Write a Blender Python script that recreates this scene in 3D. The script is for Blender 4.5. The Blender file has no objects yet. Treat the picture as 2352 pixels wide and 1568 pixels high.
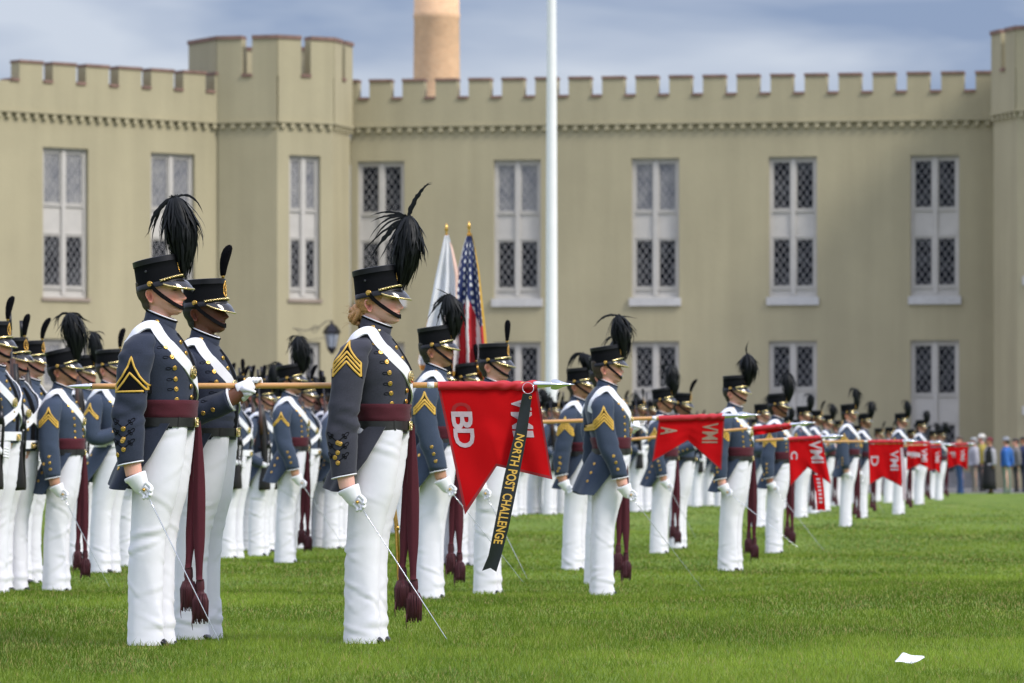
import bpy, math, random
import numpy as np
from mathutils import Vector, Matrix, noise as mnoise
from mathutils.bvhtree import BVHTree

# ------------------------------------------------------------------ camera, world, sun
scene = bpy.context.scene
F = 11000.0            # focal length in pixels of a 2352 px wide picture
CX, HY, CH = 1176.0, 1071.0, 0.82   # optical axis column, horizon row, eye height of the photographer
cam_d = bpy.data.cameras.new('camera'); cam = bpy.data.objects.new('camera', cam_d)
scene.collection.objects.link(cam); scene.camera = cam
cam.location = (0, 0, CH); cam.rotation_euler = (math.radians(90), 0, 0)
cam_d.sensor_width = 36; cam_d.lens = F / 2352 * 36
cam_d.shift_y = (HY - 784) / 2352
cam_d.clip_start = 0.5; cam_d.clip_end = 6000
cam_d.dof.use_dof = True; cam_d.dof.focus_distance = 22.0; cam_d.dof.aperture_fstop = 8.0

SUN_EL, SUN_AZ = math.radians(43), math.radians(122)      # azimuth clockwise from +Y (view direction)
world = bpy.data.worlds.new('World'); scene.world = world; world.use_nodes = True
nt = world.node_tree; nt.nodes.clear()
N = nt.nodes.new; L = nt.links.new
wo = N('ShaderNodeOutputWorld'); bg = N('ShaderNodeBackground'); bg.inputs['Strength'].default_value = 0.115
sky = N('ShaderNodeTexSky'); sky.sky_type = 'NISHITA'; sky.sun_disc = False
sky.sun_elevation = SUN_EL; sky.sun_rotation = SUN_AZ; sky.air_density = 1.0; sky.dust_density = 1.0
tc = N('ShaderNodeTexCoord'); mp = N('ShaderNodeMapping'); mp.inputs['Scale'].default_value = (11, 11, 46)
mp.inputs['Location'].default_value = (3.1, 0.4, 0.9); mp.inputs['Rotation'].default_value = (0.0, 0.06, 0)
nz = N('ShaderNodeTexNoise'); nz.inputs['Scale'].default_value = 1.0; nz.inputs['Detail'].default_value = 4; nz.inputs['Roughness'].default_value = 0.45
nz.inputs['Distortion'].default_value = 0.25
rp = N('ShaderNodeValToRGB'); rp.color_ramp.elements[0].position = 0.38; rp.color_ramp.elements[1].position = 0.62
rp.color_ramp.elements[0].color = (1.45, 1.90, 3.05, 1); rp.color_ramp.elements[1].color = (3.75, 4.05, 4.75, 1)
mx = N('ShaderNodeMixRGB'); mx.inputs[0].default_value = 0.88
L(tc.outputs['Generated'], mp.inputs[0]); L(mp.outputs[0], nz.inputs['Vector']); L(nz.outputs['Fac'], rp.inputs[0])
L(sky.outputs[0], mx.inputs[1]); L(rp.outputs[0], mx.inputs[2])
# the cloud deck is thinner and brighter overhead than towards the horizon
sx = N('ShaderNodeSeparateXYZ'); L(tc.outputs['Generated'], sx.inputs[0]); zr = N('ShaderNodeValToRGB'); e_ = zr.color_ramp.elements
e_[0].position = .10; e_[0].color = (1, 1, 1, 1); e_[1].position = .62; e_[1].color = (3.1, 2.85, 2.72, 1); L(sx.outputs['Z'], zr.inputs[0])
zm = N('ShaderNodeMixRGB'); zm.blend_type = 'MULTIPLY'; zm.inputs[0].default_value = 1.0; L(mx.outputs[0], zm.inputs[1]); L(zr.outputs[0], zm.inputs[2]); L(zm.outputs[0], bg.inputs['Color']); L(bg.outputs[0], wo.inputs[0])

sd = bpy.data.lights.new('sun', 'SUN'); sd.energy = 1.95; sd.angle = math.radians(14); sd.color = (1.0, 0.955, 0.88)
so = bpy.data.objects.new('sun', sd); scene.collection.objects.link(so)
sv = Vector((math.sin(SUN_AZ) * math.cos(SUN_EL), math.cos(SUN_AZ) * math.cos(SUN_EL), math.sin(SUN_EL)))
so.rotation_euler = sv.to_track_quat('Z', 'Y').to_euler(); so.location = (20, -20, 40)
scene.view_settings.view_transform = 'Standard'; scene.view_settings.look = 'None'
scene.view_settings.exposure = 0.48; scene.view_settings.gamma = 1.0

# ------------------------------------------------------------------ helpers
COL = scene.collection
rnd = random.Random(7)
def S(px): return (px - CX)
def at(px, py, d):                       # a pixel of the 2352x1568 picture at distance d
    return Vector(((px - CX) * d / F, d, CH - (py - HY) * d / F))

MATS = {}
def mat(name, base, rough=0.7, metal=0.0, noise=None, bump=None, sheen=0.0, spec=0.5, attr=None, transl=0.0, coat=0.0, objvar=0.0):
    """noise=(scale, amount[, stretch]) varies the base colour; bump=(scale, strength, distance)."""
    if name in MATS: return MATS[name]
    m = bpy.data.materials.new(name); m.use_nodes = True; MATS[name] = m
    t = m.node_tree; n = t.nodes; l = t.links; b = n['Principled BSDF']
    b.inputs['Roughness'].default_value = rough; b.inputs['Metallic'].default_value = metal
    b.inputs['Specular IOR Level'].default_value = spec
    if sheen: b.inputs['Sheen Weight'].default_value = sheen; b.inputs['Sheen Roughness'].default_value = 0.4
    if coat: b.inputs['Coat Weight'].default_value = coat; b.inputs['Coat Roughness'].default_value = 0.08
    if transl:
        b.inputs['Transmission Weight'].default_value = 0.0
    src = None
    if attr:
        a = n.new('ShaderNodeAttribute'); a.attribute_name = attr; src = a.outputs['Color']
    else:
        r = n.new('ShaderNodeRGB'); r.outputs[0].default_value = (*base, 1); src = r.outputs[0]
    tcn = n.new('ShaderNodeTexCoord')
    if noise:
        mpn = n.new('ShaderNodeMapping'); l.new(tcn.outputs['Object'], mpn.inputs[0])
        if len(noise) > 2: mpn.inputs['Scale'].default_value = noise[2]
        nn = n.new('ShaderNodeTexNoise'); nn.inputs['Scale'].default_value = noise[0]; nn.inputs['Detail'].default_value = 5
        nn.inputs['Roughness'].default_value = 0.6
        l.new(mpn.outputs[0], nn.inputs['Vector'])
        mr = n.new('ShaderNodeMapRange'); mr.inputs['From Min'].default_value = 0.3; mr.inputs['From Max'].default_value = 0.7
        mr.inputs['To Min'].default_value = 1 - noise[1]; mr.inputs['To Max'].default_value = 1 + noise[1]
        l.new(nn.outputs['Fac'], mr.inputs['Value'])
        vm = n.new('ShaderNodeVectorMath'); vm.operation = 'SCALE'; l.new(src, vm.inputs[0]); l.new(mr.outputs[0], vm.inputs['Scale']); src = vm.outputs[0]
    if objvar:
        oi = n.new('ShaderNodeObjectInfo'); mr2 = n.new('ShaderNodeMapRange'); mr2.inputs['To Min'].default_value = 1 - objvar; mr2.inputs['To Max'].default_value = 1 + objvar
        l.new(oi.outputs['Random'], mr2.inputs['Value']); vm2 = n.new('ShaderNodeVectorMath'); vm2.operation = 'SCALE'
        l.new(src, vm2.inputs[0]); l.new(mr2.outputs[0], vm2.inputs['Scale']); src = vm2.outputs[0]
    l.new(src, b.inputs['Base Color'])
    if bump:
        nb = n.new('ShaderNodeTexNoise'); nb.inputs['Scale'].default_value = bump[0]; nb.inputs['Detail'].default_value = 4
        l.new(tcn.outputs['Object'], nb.inputs['Vector'])
        bp = n.new('ShaderNodeBump'); bp.inputs['Strength'].default_value = bump[1]; bp.inputs['Distance'].default_value = bump[2]
        l.new(nb.outputs['Fac'], bp.inputs['Height']); l.new(bp.outputs[0], b.inputs['Normal'])
    if transl:
        tb = n.new('ShaderNodeBsdfTranslucent'); ms = n.new('ShaderNodeMixShader'); ms.inputs[0].default_value = transl
        l.new(src, tb.inputs[0]); l.new(b.outputs[0], ms.inputs[1]); l.new(tb.outputs[0], ms.inputs[2])
        l.new(ms.outputs[0], n['Material Output'].inputs['Surface'])
    return m

class MB:
    """collects vertices and faces; build() makes ONE mesh object"""
    def __init__(s): s.v = []; s.f = []; s.m = []; s.c = []
    def add(s, vs, fs, mi=0, col=None):
        o = len(s.v); vs = [tuple(float(q) for q in p) for p in vs]; s.v += vs
        s.f += [tuple(i + o for i in f) for f in fs]; s.m += [mi] * len(fs)
        s.c += [col or (1, 1, 1)] * len(vs) if not isinstance(col, list) else col
        return o
    def grid(s, P, closed=True, cap0=False, cap1=False, mi=0, col=None, flip=False):
        n, m = len(P), len(P[0]); vs = [p for r in P for p in r]; fs = []
        for i in range(n - 1):
            for j in range(m if closed else m - 1):
                k = (j + 1) % m; q = (i * m + j, i * m + k, (i + 1) * m + k, (i + 1) * m + j)
                fs.append(q[::-1] if flip else q)
        if cap0: fs.append(tuple(range(m))[::-1])
        if cap1: fs.append(tuple((n - 1) * m + j for j in range(m)))
        return s.add(vs, fs, mi, col)
    def box(s, x0, x1, y0, y1, z0, z1, mi=0, M=None):
        vs = [(x, y, z) for x in (x0, x1) for y in (y0, y1) for z in (z0, z1)]
        if M is not None: vs = [tuple(M @ Vector(v)) for v in vs]
        s.add(vs, [(0, 1, 3, 2), (4, 6, 7, 5), (0, 4, 5, 1), (2, 3, 7, 6), (0, 2, 6, 4), (1, 5, 7, 3)], mi)
    def tube(s, path, rad, n=10, mi=0, flat=1.0, side=None, cap=True, closed=False, col=None):
        """path of points; rad number or list; flat<1 squeezes across 'side' direction"""
        path = [Vector(p) for p in path]; k = len(path)
        if not hasattr(rad, '__len__'): rad = [rad] * k
        R = []; up = None
        for i, p in enumerate(path):
            a = path[(i - 1) % k if closed else max(i - 1, 0)]; b = path[(i + 1) % k if closed else min(i + 1, k - 1)]
            d = (b - a); d = d.normalized() if d.length > 1e-9 else Vector((0, 0, 1))
            ref = Vector(side) if side is not None else (up if up is not None else (Vector((0, 1, 0)) if abs(d.y) < .8 else Vector((1, 0, 0))))
            u = ref - d * ref.dot(d); u = u.normalized() if u.length > 1e-6 else d.orthogonal().normalized()
            up = u; w = d.cross(u)
            R.append([p + (u * (math.cos(t) * rad[i] * flat) + w * (math.sin(t) * rad[i])) for t in [2 * math.pi * j / n for j in range(n)]])
        if closed: R.append(R[0])
        s.grid(R, True, cap and not closed, cap and not closed, mi, col)
    def lathe(s, prof, M=None, n=16, mi=0, cap=True):
        R = [[(r * math.cos(2 * math.pi * j / n), r * math.sin(2 * math.pi * j / n), z) for j in range(n)] for r, z in prof]
        if M is not None: R = [[tuple(M @ Vector(p)) for p in r] for r in R]
        s.grid(R, True, cap, cap, mi)
    def mesh(s, name, mats, smooth=True, colors=False):
        me = bpy.data.meshes.new(name); me.from_pydata(s.v, [], s.f)
        for m in mats: me.materials.append(m)
        me.polygons.foreach_set('material_index', s.m); me.polygons.foreach_set('use_smooth', [smooth] * len(s.f))
        if colors:
            ca = me.color_attributes.new('Col', 'FLOAT_COLOR', 'POINT')
            ca.data.foreach_set('color', [x for c in s.c for x in (*c, 1)])
        me.update(); return me
    def build(s, name, mats, parent=None, smooth=True, colors=False, loc=None):
        if not isinstance(mats, (list, tuple)): mats = [mats]
        return link(name, s.mesh(name, mats, smooth, colors), parent, loc)

def link(name, data, parent=None, loc=None, rot=None):
    o = bpy.data.objects.new(name, data); COL.objects.link(o)
    if parent is not None: o.parent = parent
    if loc is not None: o.location = loc
    if rot is not None: o.rotation_euler = rot
    return o
def tag(o, label=None, cat=None, group=None, kind=None):
    if label: o['label'] = label
    if cat: o['category'] = cat
    if group: o['group'] = group
    if kind: o['kind'] = kind
    return o
def empty(name, loc=(0, 0, 0), rz=0):
    o = bpy.data.objects.new(name, None); COL.objects.link(o); o.location = loc; o.rotation_euler = (0, 0, rz); o.empty_display_size = .2
    return o
def lerp(a, b, t): return a + (b - a) * t
def sm(a, b, x):
    t = min(1, max(0, (x - a) / (b - a))); return t * t * (3 - 2 * t)
def interp(x, tab, k=1):
    xs = [r[0] for r in tab]; return float(np.interp(x, xs, [r[k] for r in tab]))
def nz3(x, y, z): return mnoise.noise(Vector((x, y, z)))

# ------------------------------------------------------------------ materials
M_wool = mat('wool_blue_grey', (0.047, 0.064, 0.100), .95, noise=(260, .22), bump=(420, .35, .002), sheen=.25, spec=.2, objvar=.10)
M_wool_f = mat('wool_grey', (0.047, 0.048, 0.063), .95, noise=(260, .22), bump=(420, .35, .002), sheen=.25, spec=.2)
M_black = mat('black_braid', (0.004, 0.004, 0.005), .9, spec=.12)
M_felt = mat('black_felt', (0.0045, 0.005, 0.0065), .95, noise=(300, .3), spec=.15)
M_patent = mat('patent_leather', (0.005, 0.005, 0.006), .12, spec=.5, coat=.5, bump=(40, .2, .003))
M_band = mat('hat_band', (0.006, 0.006, 0.008), .38, spec=.35, bump=(60, .3, .002))
M_leather = mat('black_leather', (0.012, 0.012, 0.011), .5, noise=(90, .3), bump=(120, .25, .001))
M_brass = mat('brass', (0.72, 0.43, 0.11), .30, metal=1.0, noise=(160, .2), bump=(220, .5, .002))
M_brass_p = mat('pale_brass', (0.78, 0.62, 0.30), .22, metal=1.0, bump=(120, .5, .003))
M_gold = mat('gold_lace', (0.66, 0.40, 0.06), .6, noise=(700, .2), bump=(900, .5, .001))
M_white = mat('white_cotton', (0.78, 0.77, 0.82), .85, bump=(24, .16, .004), noise=(7, .04), sheen=.1)
M_strap = mat('white_webbing', (0.83, 0.83, 0.86), .7, bump=(500, .2, .001))
M_glove = mat('white_glove', (0.82, 0.82, 0.84), .85, bump=(160, .3, .002))
M_maroon = mat('maroon_wool', (0.068, 0.005, 0.013), .9, noise=(300, .25), bump=(300, .4, .002), sheen=.08, objvar=.1)
M_tassel = mat('maroon_silk', (0.055, 0.004, 0.010), .6, noise=(160, .4, (1, 1, .05)), sheen=.08)
M_feather = mat('black_feather', (0.0030, 0.0042, 0.0046), .5, noise=(60, .5), spec=.22)
M_plush = mat('black_plush', (0.004, 0.004, 0.006), .95, bump=(300, .9, .004), spec=.1)
M_shoe = mat('black_shoe', (0.01, 0.01, 0.01), .25)
M_steel = mat('steel', (0.75, 0.76, 0.78), .18, metal=1.0, noise=(40, .08))
M_ash = mat('pole_wood', (0.62, 0.32, 0.105), .38, noise=(30, .16, (.25, 4, 4)), coat=.3)
M_red_s = mat('red_sleeve_cloth', (0.50, 0.012, 0.022), .6, noise=(5, .06), bump=(700, .15, .001))
M_red = mat('red_nylon', (0.56, 0.003, 0.006), .85, noise=(5, .06), bump=(700, .15, .001), transl=.14, spec=.15)
M_red_h = mat('red_nylon_hem', (0.27, 0.008, 0.014), .6, bump=(260, .4, .001))  # doubled cloth passes less light; that shade is put into this darker red
M_letter = mat('grey_letter', (0.52, 0.42, 0.46), .7, noise=(40, .1), bump=(60, .3, .002))
M_letter_b = mat('beige_letter', (0.32, 0.21, 0.15), .7, noise=(40, .1))  # grey-beige tone of letters on the cloth's back side
M_letter_s = mat('letter_showing_through', (0.32, 0.008, 0.010), .7)
M_ribbon = mat('black_ribbon', (0.008, 0.012, 0.012), .45, bump=(30, .25, .004))
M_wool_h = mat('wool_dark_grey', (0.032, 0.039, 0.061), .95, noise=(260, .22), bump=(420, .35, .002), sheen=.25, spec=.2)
M_goldtext = mat('gold_lettering', (0.70, 0.42, 0.07), .5)
M_rifle = mat('rifle_stock', (0.012, 0.010, 0.009), .45, noise=(30, .4, (1, 1, .2)))
M_walnut = mat('rifle_walnut', (0.055, 0.022, 0.012), .45, noise=(30, .4, (1, 1, .2)))
M_gun = mat('gun_metal', (0.03, 0.03, 0.034), .35, metal=.7)
# ------------------------------------------------------------------ the ground as a function
CTRL = []      # filled from the list of people: (x, y, z)
def gbase(x, y):
    return -0.10 * math.exp(-((y - 45) / 12.0) ** 2) / (1 + math.exp(-(x + .2) / .8)) + .006 * math.sin(x * 1.1 + y * .35)
def ground(x, y):
    b = gbase(x, y); sw = .35; sr = 0
    for cx, cy, cz in CTRL:
        w = math.exp(-((x - cx) ** 2 / 1.0 + (y - cy) ** 2 / (2 + (cy * .035) ** 2)))
        sw += w; sr += w * (cz - gbase(cx, cy))
    return b + sr / sw

# ------------------------------------------------------------------ the figure. +x is forward, -y is the right hand side, z=0 the sole, about 1.74 m tall
TORSO = [  # z, back x, front x, half width
 (.93, -.055, .17, .160), (1.00, -.042, .196, .152), (1.06, -.042, .200, .150), (1.12, -.058, .204, .158), (1.20, -.080, .202, .168),
 (1.28, -.100, .200, .182), (1.34, -.105, .178, .182), (1.39, -.098, .150, .160), (1.425, -.082, .124, .125), (1.455, -.055, .104, .09), (1.485, -.03, .09, .066)]
def TP(th, z, off=0.0, fem=0):
    xb, xf, w = interp(z, TORSO, 1), interp(z, TORSO, 2), interp(z, TORSO, 3)
    if fem:
        xf += .012 * math.exp(-((z - 1.27) / .07) ** 2) - .008 * math.exp(-((z - 1.08) / .06) ** 2); w *= .92; xb += .008
    c = (xb + xf) / 2; a = (xf - xb) / 2 + off; w += off
    co, si = math.cos(th), math.sin(th); e = .86
    return Vector((c + a * math.copysign(abs(co) ** e, co), w * math.copysign(abs(si) ** e, si), z))
def sleeve_rows(cuff, dx=0.0, wide=1.0, fwd=0.0):
    t = [(1.43, .012, .022, -.122, .022), (1.415, .002, .055, -.142, .045), (1.385, -.008, .078, -.160, .062), (1.33, -.020, .087, -.180, .068), (1.25, -.030, .084, -.197, .065),
         (1.16, -.034, .078, -.208, .061), (1.08, -.046, .080, -.217, .061), (1.00, -.048, .080, -.224, .060), (.92, -.042, .071, -.228, .055), (.834, -.037, .060, -.230, .049)]
    out = []
    for z, cx, rx, cy, ry in t:
        q = max(0, (1.16 - z) / (1.16 - .834)); z2 = z - q * (.834 - cuff)
        out.append((z2, cx + dx * min(1, max(0, (1.43 - z) / .3)) + fwd * sm(1.26, .80, z) * (1 if fwd else 0), rx * wide * .94, cy, ry * .95))
    return out
def dense(rows, step):
    rows = sorted(rows, key=lambda r: -r[0]); n = max(2, int((rows[0][0] - rows[-1][0]) / step)); z = [r[0] for r in rows][::-1]; out = []
    for i in range(n + 1):
        zz = lerp(rows[0][0], rows[-1][0], i / n); out.append((zz, *[float(np.interp(zz, z, [r[k] for r in rows][::-1])) for k in range(1, len(rows[0]))]))
    return out
def wrinkle(p, amp, seed=0, kz=16, kx=7):
    return amp * (nz3(p[0] * kx + seed, p[1] * kx, p[2] * kz + p[0] * 9) + .5 * nz3(p[0] * kx * 2, p[1] * kx * 2 + seed, p[2] * kz * 1.9 - p[0] * 15))

LODS = {'hi': dict(n=40, st=.012), 'mid': dict(n=24, st=.03), 'lo': dict(n=14, st=.07), 'trs': dict(n=34, st=.013)}
def v_sleeve(mb, lod, side, cuff, dx, seed, wide=1.0, fwd=0.0):
    q = LODS[lod]; R = []
    for z, cx, rx, cy, ry in dense(sleeve_rows(cuff, dx, wide, fwd), q['st']):
        r = []
        for j in range(q['n']):
            a = 2 * math.pi * j / q['n']; x = cx + rx * math.copysign(abs(math.cos(a)) ** .9, math.cos(a)); y = cy + ry * math.copysign(abs(math.sin(a)) ** .9, math.sin(a))
            amp = .011 * math.exp(-((z - 1.05) / .07) ** 2) + .008 * math.exp(-((z - 1.34) / .05) ** 2) + .0035
            w = wrinkle((x, y, z), amp, seed, 22, 5) if lod != 'lo' else 0
            r.append((x + w * math.cos(a), (y + w * math.sin(a)) * side, z + (.012 * math.cos(a) if z < cuff + .02 else 0)))
        R.append(r)
    e = R[-1]; c = np.mean(np.array(e), 0)
    R.append([tuple(c + (np.array(p) - c) * .9 + np.array([0, 0, .004])) for p in e]); R.append([tuple(c + (np.array(p) - c) * .75 + np.array([0, 0, .05])) for p in e])
    mb.grid(R, True, True, True, 0, flip=(side < 0) is False)
    return e
def limb(mb, pts, rads, lod, flat=.92, mi=0, amp=.006, seed=0):
    """a bent sleeve along a smoothed path"""
    P = [Vector(p) for p in pts]; n = {'hi': 40, 'mid': 22, 'lo': 8}[lod]; Q = []; r = []
    for i in range(n + 1):
        t = i / n * (len(P) - 1); k = min(int(t), len(P) - 2); f = t - k
        p0, p1, p2, p3 = P[max(k - 1, 0)], P[k], P[k + 1], P[min(k + 2, len(P) - 1)]
        Q.append(.5 * ((2 * p1) + (p2 - p0) * f + (2 * p0 - 5 * p1 + 4 * p2 - p3) * f * f + (3 * p1 - p0 - 3 * p2 + p3) * f ** 3)); r.append(lerp(rads[k], rads[k + 1], f))
    m2 = MB(); m2.tube(Q, r, {'hi': 32, 'mid': 18, 'lo': 10}[lod], 0, flat)
    if lod != 'lo':
        nn = len(m2.v)
        m2.v = [tuple(Vector(v) * 1.0 + Vector((nz3(v[0] * 18 + seed, v[1] * 18, v[2] * 18), nz3(v[0] * 18, v[1] * 18 + 5 + seed, v[2] * 18), nz3(v[0] * 18, v[1] * 18, v[2] * 18 + 9))) * amp * (0 if i > nn - 65 else 1)) for i, v in enumerate(m2.v)]
    mb.add(m2.v, m2.f, mi)

def coat_mesh(lod, cuff=.834, dx=0.0, arms='down', fem=0, seed=0, tails=True, wide=1.0, left='down', fwd=0.0):
    mb = MB(); q = LODS[lod]
    R = []
    for (z,) in dense([(1.485,), (.985,)], q['st']):
        r = []
        for j in range(q['n'] + 8):
            th = 2 * math.pi * j / (q['n'] + 8); p = TP(th, z, .004, fem)
            if lod != 'lo':
                w = wrinkle(p, .0045, seed + 3, 14, 5) + .004 * math.sin(z * 150) * max(0, math.cos(th)) ** 2 * (1 if z < 1.14 else 0)
                p = TP(th, z, .004 + w, fem)
            r.append(p)
        R.append(r)
    mb.grid(R, True, False, True, 0, flip=True)
    # collar
    nc = q['n']
    def cring(zb, zf, xb, xf, w, o=0.0):
        return [((xb + xf) / 2 + ((xf - xb) / 2 + o) * math.cos(a), (w + o) * math.sin(a), (zb + zf) / 2 + (zf - zb) / 2 * math.cos(a)) for a in [2 * math.pi * j / nc for j in range(nc)]]
    mb.grid([cring(1.482, 1.428, -.032, .112, .072), cring(1.505, 1.45, -.024, .118, .069), cring(1.536, 1.481, -.018, .124, .066), cring(1.537, 1.482, -.013, .119, .062), cring(1.51, 1.455, -.013, .112, .058)], True)
    for zb, zf, xb, xf, w in ((1.535, 1.480, -.019, .125, .067), (1.484, 1.431, -.033, .114, .073)):
        mb.tube(cring(zb, zf, xb, xf, w), .0035, 6, 1, closed=True)
    mb.tube(cring(1.5405, 1.486, -.0135, .1195, .0622), .0032, 6, 2, closed=True)          # white collar liner
    # placket, from throat to belt
    pl = [[TP(t, z, .0075, fem) for t in (-.10, -.05, 0, .05, .10)] for z in [1.02 + .41 * i / 14 for i in range(15)]]
    mb.grid(pl, False, mi=1, flip=True)
    # right sleeve
    if arms == 'down':
        e = v_sleeve(mb, lod, 1, cuff, dx, seed, wide, fwd); mb.tube(e, .0035, 6, 2 if lod != 'lo' else 0, closed=True)
    elif arms == 'pole':      # forearm forward, level with the ribs
        limb(mb, [(.0, -.13, 1.40), (-.01, -.175, 1.35), (-.02, -.215, 1.22), (-.01, -.24, 1.14), (.05, -.262, 1.105), (.15, -.285, 1.135), (.262, -.30, 1.178)], [.03, .07, .073, .068, .065, .062, .058], lod, seed=seed)
        limb(mb, [(.260, -.30, 1.177), (.266, -.30, 1.179)], [.0595, .0595], 'lo', mi=2)
    elif arms == 'rifle':
        limb(mb, [(.0, -.13, 1.40), (-.01, -.175, 1.34), (-.05, -.225, 1.20), (-.05, -.235, 1.08), (.0, -.22, .99), (.09, -.18, .955)], [.03, .07, .07, .063, .058, .05], lod, seed=seed)
    elif arms == 'chest':
        limb(mb, [(.0, -.13, 1.40), (-.01, -.175, 1.34), (-.02, -.225, 1.20), (.0, -.24, 1.08), (.08, -.21, 1.08), (.19, -.13, 1.13)], [.03, .07, .07, .065, .058, .05], lod, seed=seed)
    if left == 'down': v_sleeve(mb, 'lo' if lod == 'lo' else 'mid', -1, cuff, dx, seed + 5)
    else: limb(mb, [(.0, .13, 1.40), (-.01, .175, 1.34), (.0, .22, 1.18), (.06, .2, 1.10), (.14, .08, 1.19), (.165, -.03, 1.25)], [.03, .07, .068, .062, .056, .05], 'lo' if lod == 'lo' else 'mid')
    if tails: tail_grid(mb, lod, seed)
    return mb
def tail_pt(a, t, off=0.0):
    B = Vector((lerp(-.048, -.185, t ** .8), 0, lerp(1.03, .742, t)))
    fx = float(np.interp(t, [0, .5, 1], [.13, .045, -.075])); Fz = lerp(1.015, .712, t)
    al = abs(a) * math.pi / 2; y = lerp(.168, .184, sm(0, .5, t)) + off
    return Vector((fx + (B.x - off - fx) * math.cos(al), math.copysign(y * math.sin(al), a), lerp(B.z, Fz, math.sin(al))))
def tail_grid(mb, lod, seed):
    n = {'hi': 44, 'mid': 26, 'lo': 12}[lod]; m = {'hi': 22, 'mid': 14, 'lo': 5}[lod]; o, i_ = [], []
    for i in range(m + 1):
        t = i / m; ro, ri = [], []
        for j in range(n + 1):
            a = -1 + 2 * j / n; w = .010 * t * math.sin(a * 9 + seed) + .004 * nz3(a * 4, t * 3, seed); ro.append(tail_pt(a, t, .006 + w)); ri.append(tail_pt(a, t, w))
        o.append(ro); i_.append(ri)
    mb.grid(o, False, mi=0); mb.grid(i_, False, mi=0, flip=True)
    mb.grid([o[-1], i_[-1]], False); mb.grid([[r[0] for r in o], [r[0] for r in i_]], False); mb.grid([[r[-1] for r in o], [r[-1] for r in i_]], False, flip=True)

def fold(ca, sa, z, amp, seed):
    # a few slanting folds, each a soft crest over a trough, with smooth cloth between them
    w = .0028 * nz3(ca * .8 + seed, sa * .8, z * 3.0) + .0026 * (math.exp(-((abs(math.atan2(sa, ca)) / .10) ** 2)) if z < .85 else 0)
    for z0, a0, sl, sz, sa_, A in FOLDS(seed):
        d = math.atan2(sa, ca) - a0; d = (d + math.pi) % (2 * math.pi) - math.pi
        if abs(d) > 2.4: continue
        q = (z - z0 - sl * d) / sz
        if abs(q) < 3.5: w += A * math.exp(-(d / sa_) ** 2) * (math.exp(-q * q) - .8 * math.exp(-(q + 1.7) ** 2))
    return w
_F = {}
def FOLDS(seed):
    if seed not in _F:
        rr = random.Random(int(seed * 10) + 3); L_ = []
        for n_, zc, zs in ((8, .47, .10), (8, .17, .09), (4, .93, .035), (3, .72, .09)):
            for i in range(n_): L_.append((rr.gauss(zc, zs), rr.uniform(-math.pi, math.pi), rr.choice((-1, 1)) * rr.uniform(.01, .07), rr.uniform(.007, .015), rr.uniform(.5, 1.4), rr.uniform(.0020, .0054) * (.7 if zc > .6 else 1)))
        _F[seed] = L_
    return _F[seed]
LEG = [(0.012, .000, .089, .078), (.10, -.002, .084, .074), (.22, -.002, .080, .071), (.38, .000, .080, .070), (.50, .010, .080, .073), (.60, .024, .090, .077), (.70, .042, .104, .081), (.80, .056, .108, .083), (.90, .066, .113, .084), (1.00, .078, .113, .078), (1.03, .078, .106, .07)]
def trousers_mesh(lod, seed=0, gap=.0, fx=.028, slim=1.0):
    mb = MB(); q = LODS[lod]
    for side, dx in ((-1, 0.0), (1, fx)):
        R = []
        for z, cx, rx, ry in dense(LEG, q['st']):
            r = []; k = max(0, 1 - z); dxx = dx * min(1, k / .5)
            for j in range(q['n']):
                a = 2 * math.pi * j / q['n']; ca, sa = math.cos(a), math.sin(a)
                amp = .011 * math.exp(-((z - .45) / .12) ** 2) + .008 * math.exp(-((z - .20) / .09) ** 2) + .006 * math.exp(-((z - .93) / .06) ** 2) + .0022
                w = fold(ca, sa, z, amp, seed + side * 3) if lod != 'lo' else .003 * math.sin(z * 11 + side + seed)
                w += .007 * math.exp(-((z - .105) / .022) ** 2) * max(0, ca) - .006 * math.exp(-((z - .075) / .012) ** 2) * max(0, ca)
                w -= .0025 * math.exp(-((z - .052) / .004) ** 2)
                yy = side * lerp(.088, .076, z) + (ry + w) * math.copysign(abs(sa) ** .9, sa)
                if z > .82 and yy * side < 0: yy = 0.012 * -side
                xx = cx + dxx + (rx * slim + w) * math.copysign(abs(ca) ** .88, ca)
                if z < .2: xx += .004 * math.sin(a * 3 + seed)
                r.append((xx, yy, z - (.006 if z < .03 else 0)))
            R.append(r)
        mb.grid(R, True, True, False)
        e = R[-1]; mb.grid([e, [tuple(np.array(p) * np.array([1, 1, 0]) + np.array([0, 0, p[2] + .08])) for p in [(lerp(p[0], sum(x[0] for x in e) / len(e), .3), lerp(p[1], sum(x[1] for x in e) / len(e), .3), p[2]) for p in e]]], True, False, True)
    return mb

# head --------------------------------------------------------------
HO = Vector((.016, 0, 1.515))       # ear axis column, chin level
FR = [(-.004, .108), (.0, .118), (.008, .131), (.018, .135), (.028, .130), (.033, .127), (.040, .133), (.046, .128), (.052, .134), (.060, .131), (.068, .130), (.08, .129), (.10, .126), (.113, .122), (.125, .130), (.14, .130), (.16, .127), (.19, .108), (.21, .08), (.225, .03)]
BK = [(-.004, .085), (.0, .07), (.008, .048), (.018, .022), (.03, .0), (.042, -.03), (.055, -.052), (.075, -.066), (.095, -.073), (.14, -.078), (.18, -.064), (.21, -.03), (.225, .02)]
HW = [(-.004, .012), (.0, .024), (.008, .036), (.018, .046), (.03, .054), (.045, .060), (.07, .066), (.10, .0715), (.14, .0735), (.17, .070), (.2, .05), (.215, .034), (.225, .01)]
NS = [(.055, 0), (.060, .006), (.065, .018), (.070, .025), (.075, .027), (.082, .022), (.092, .015), (.102, .010), (.112, .006), (.125, 0)]
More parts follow.
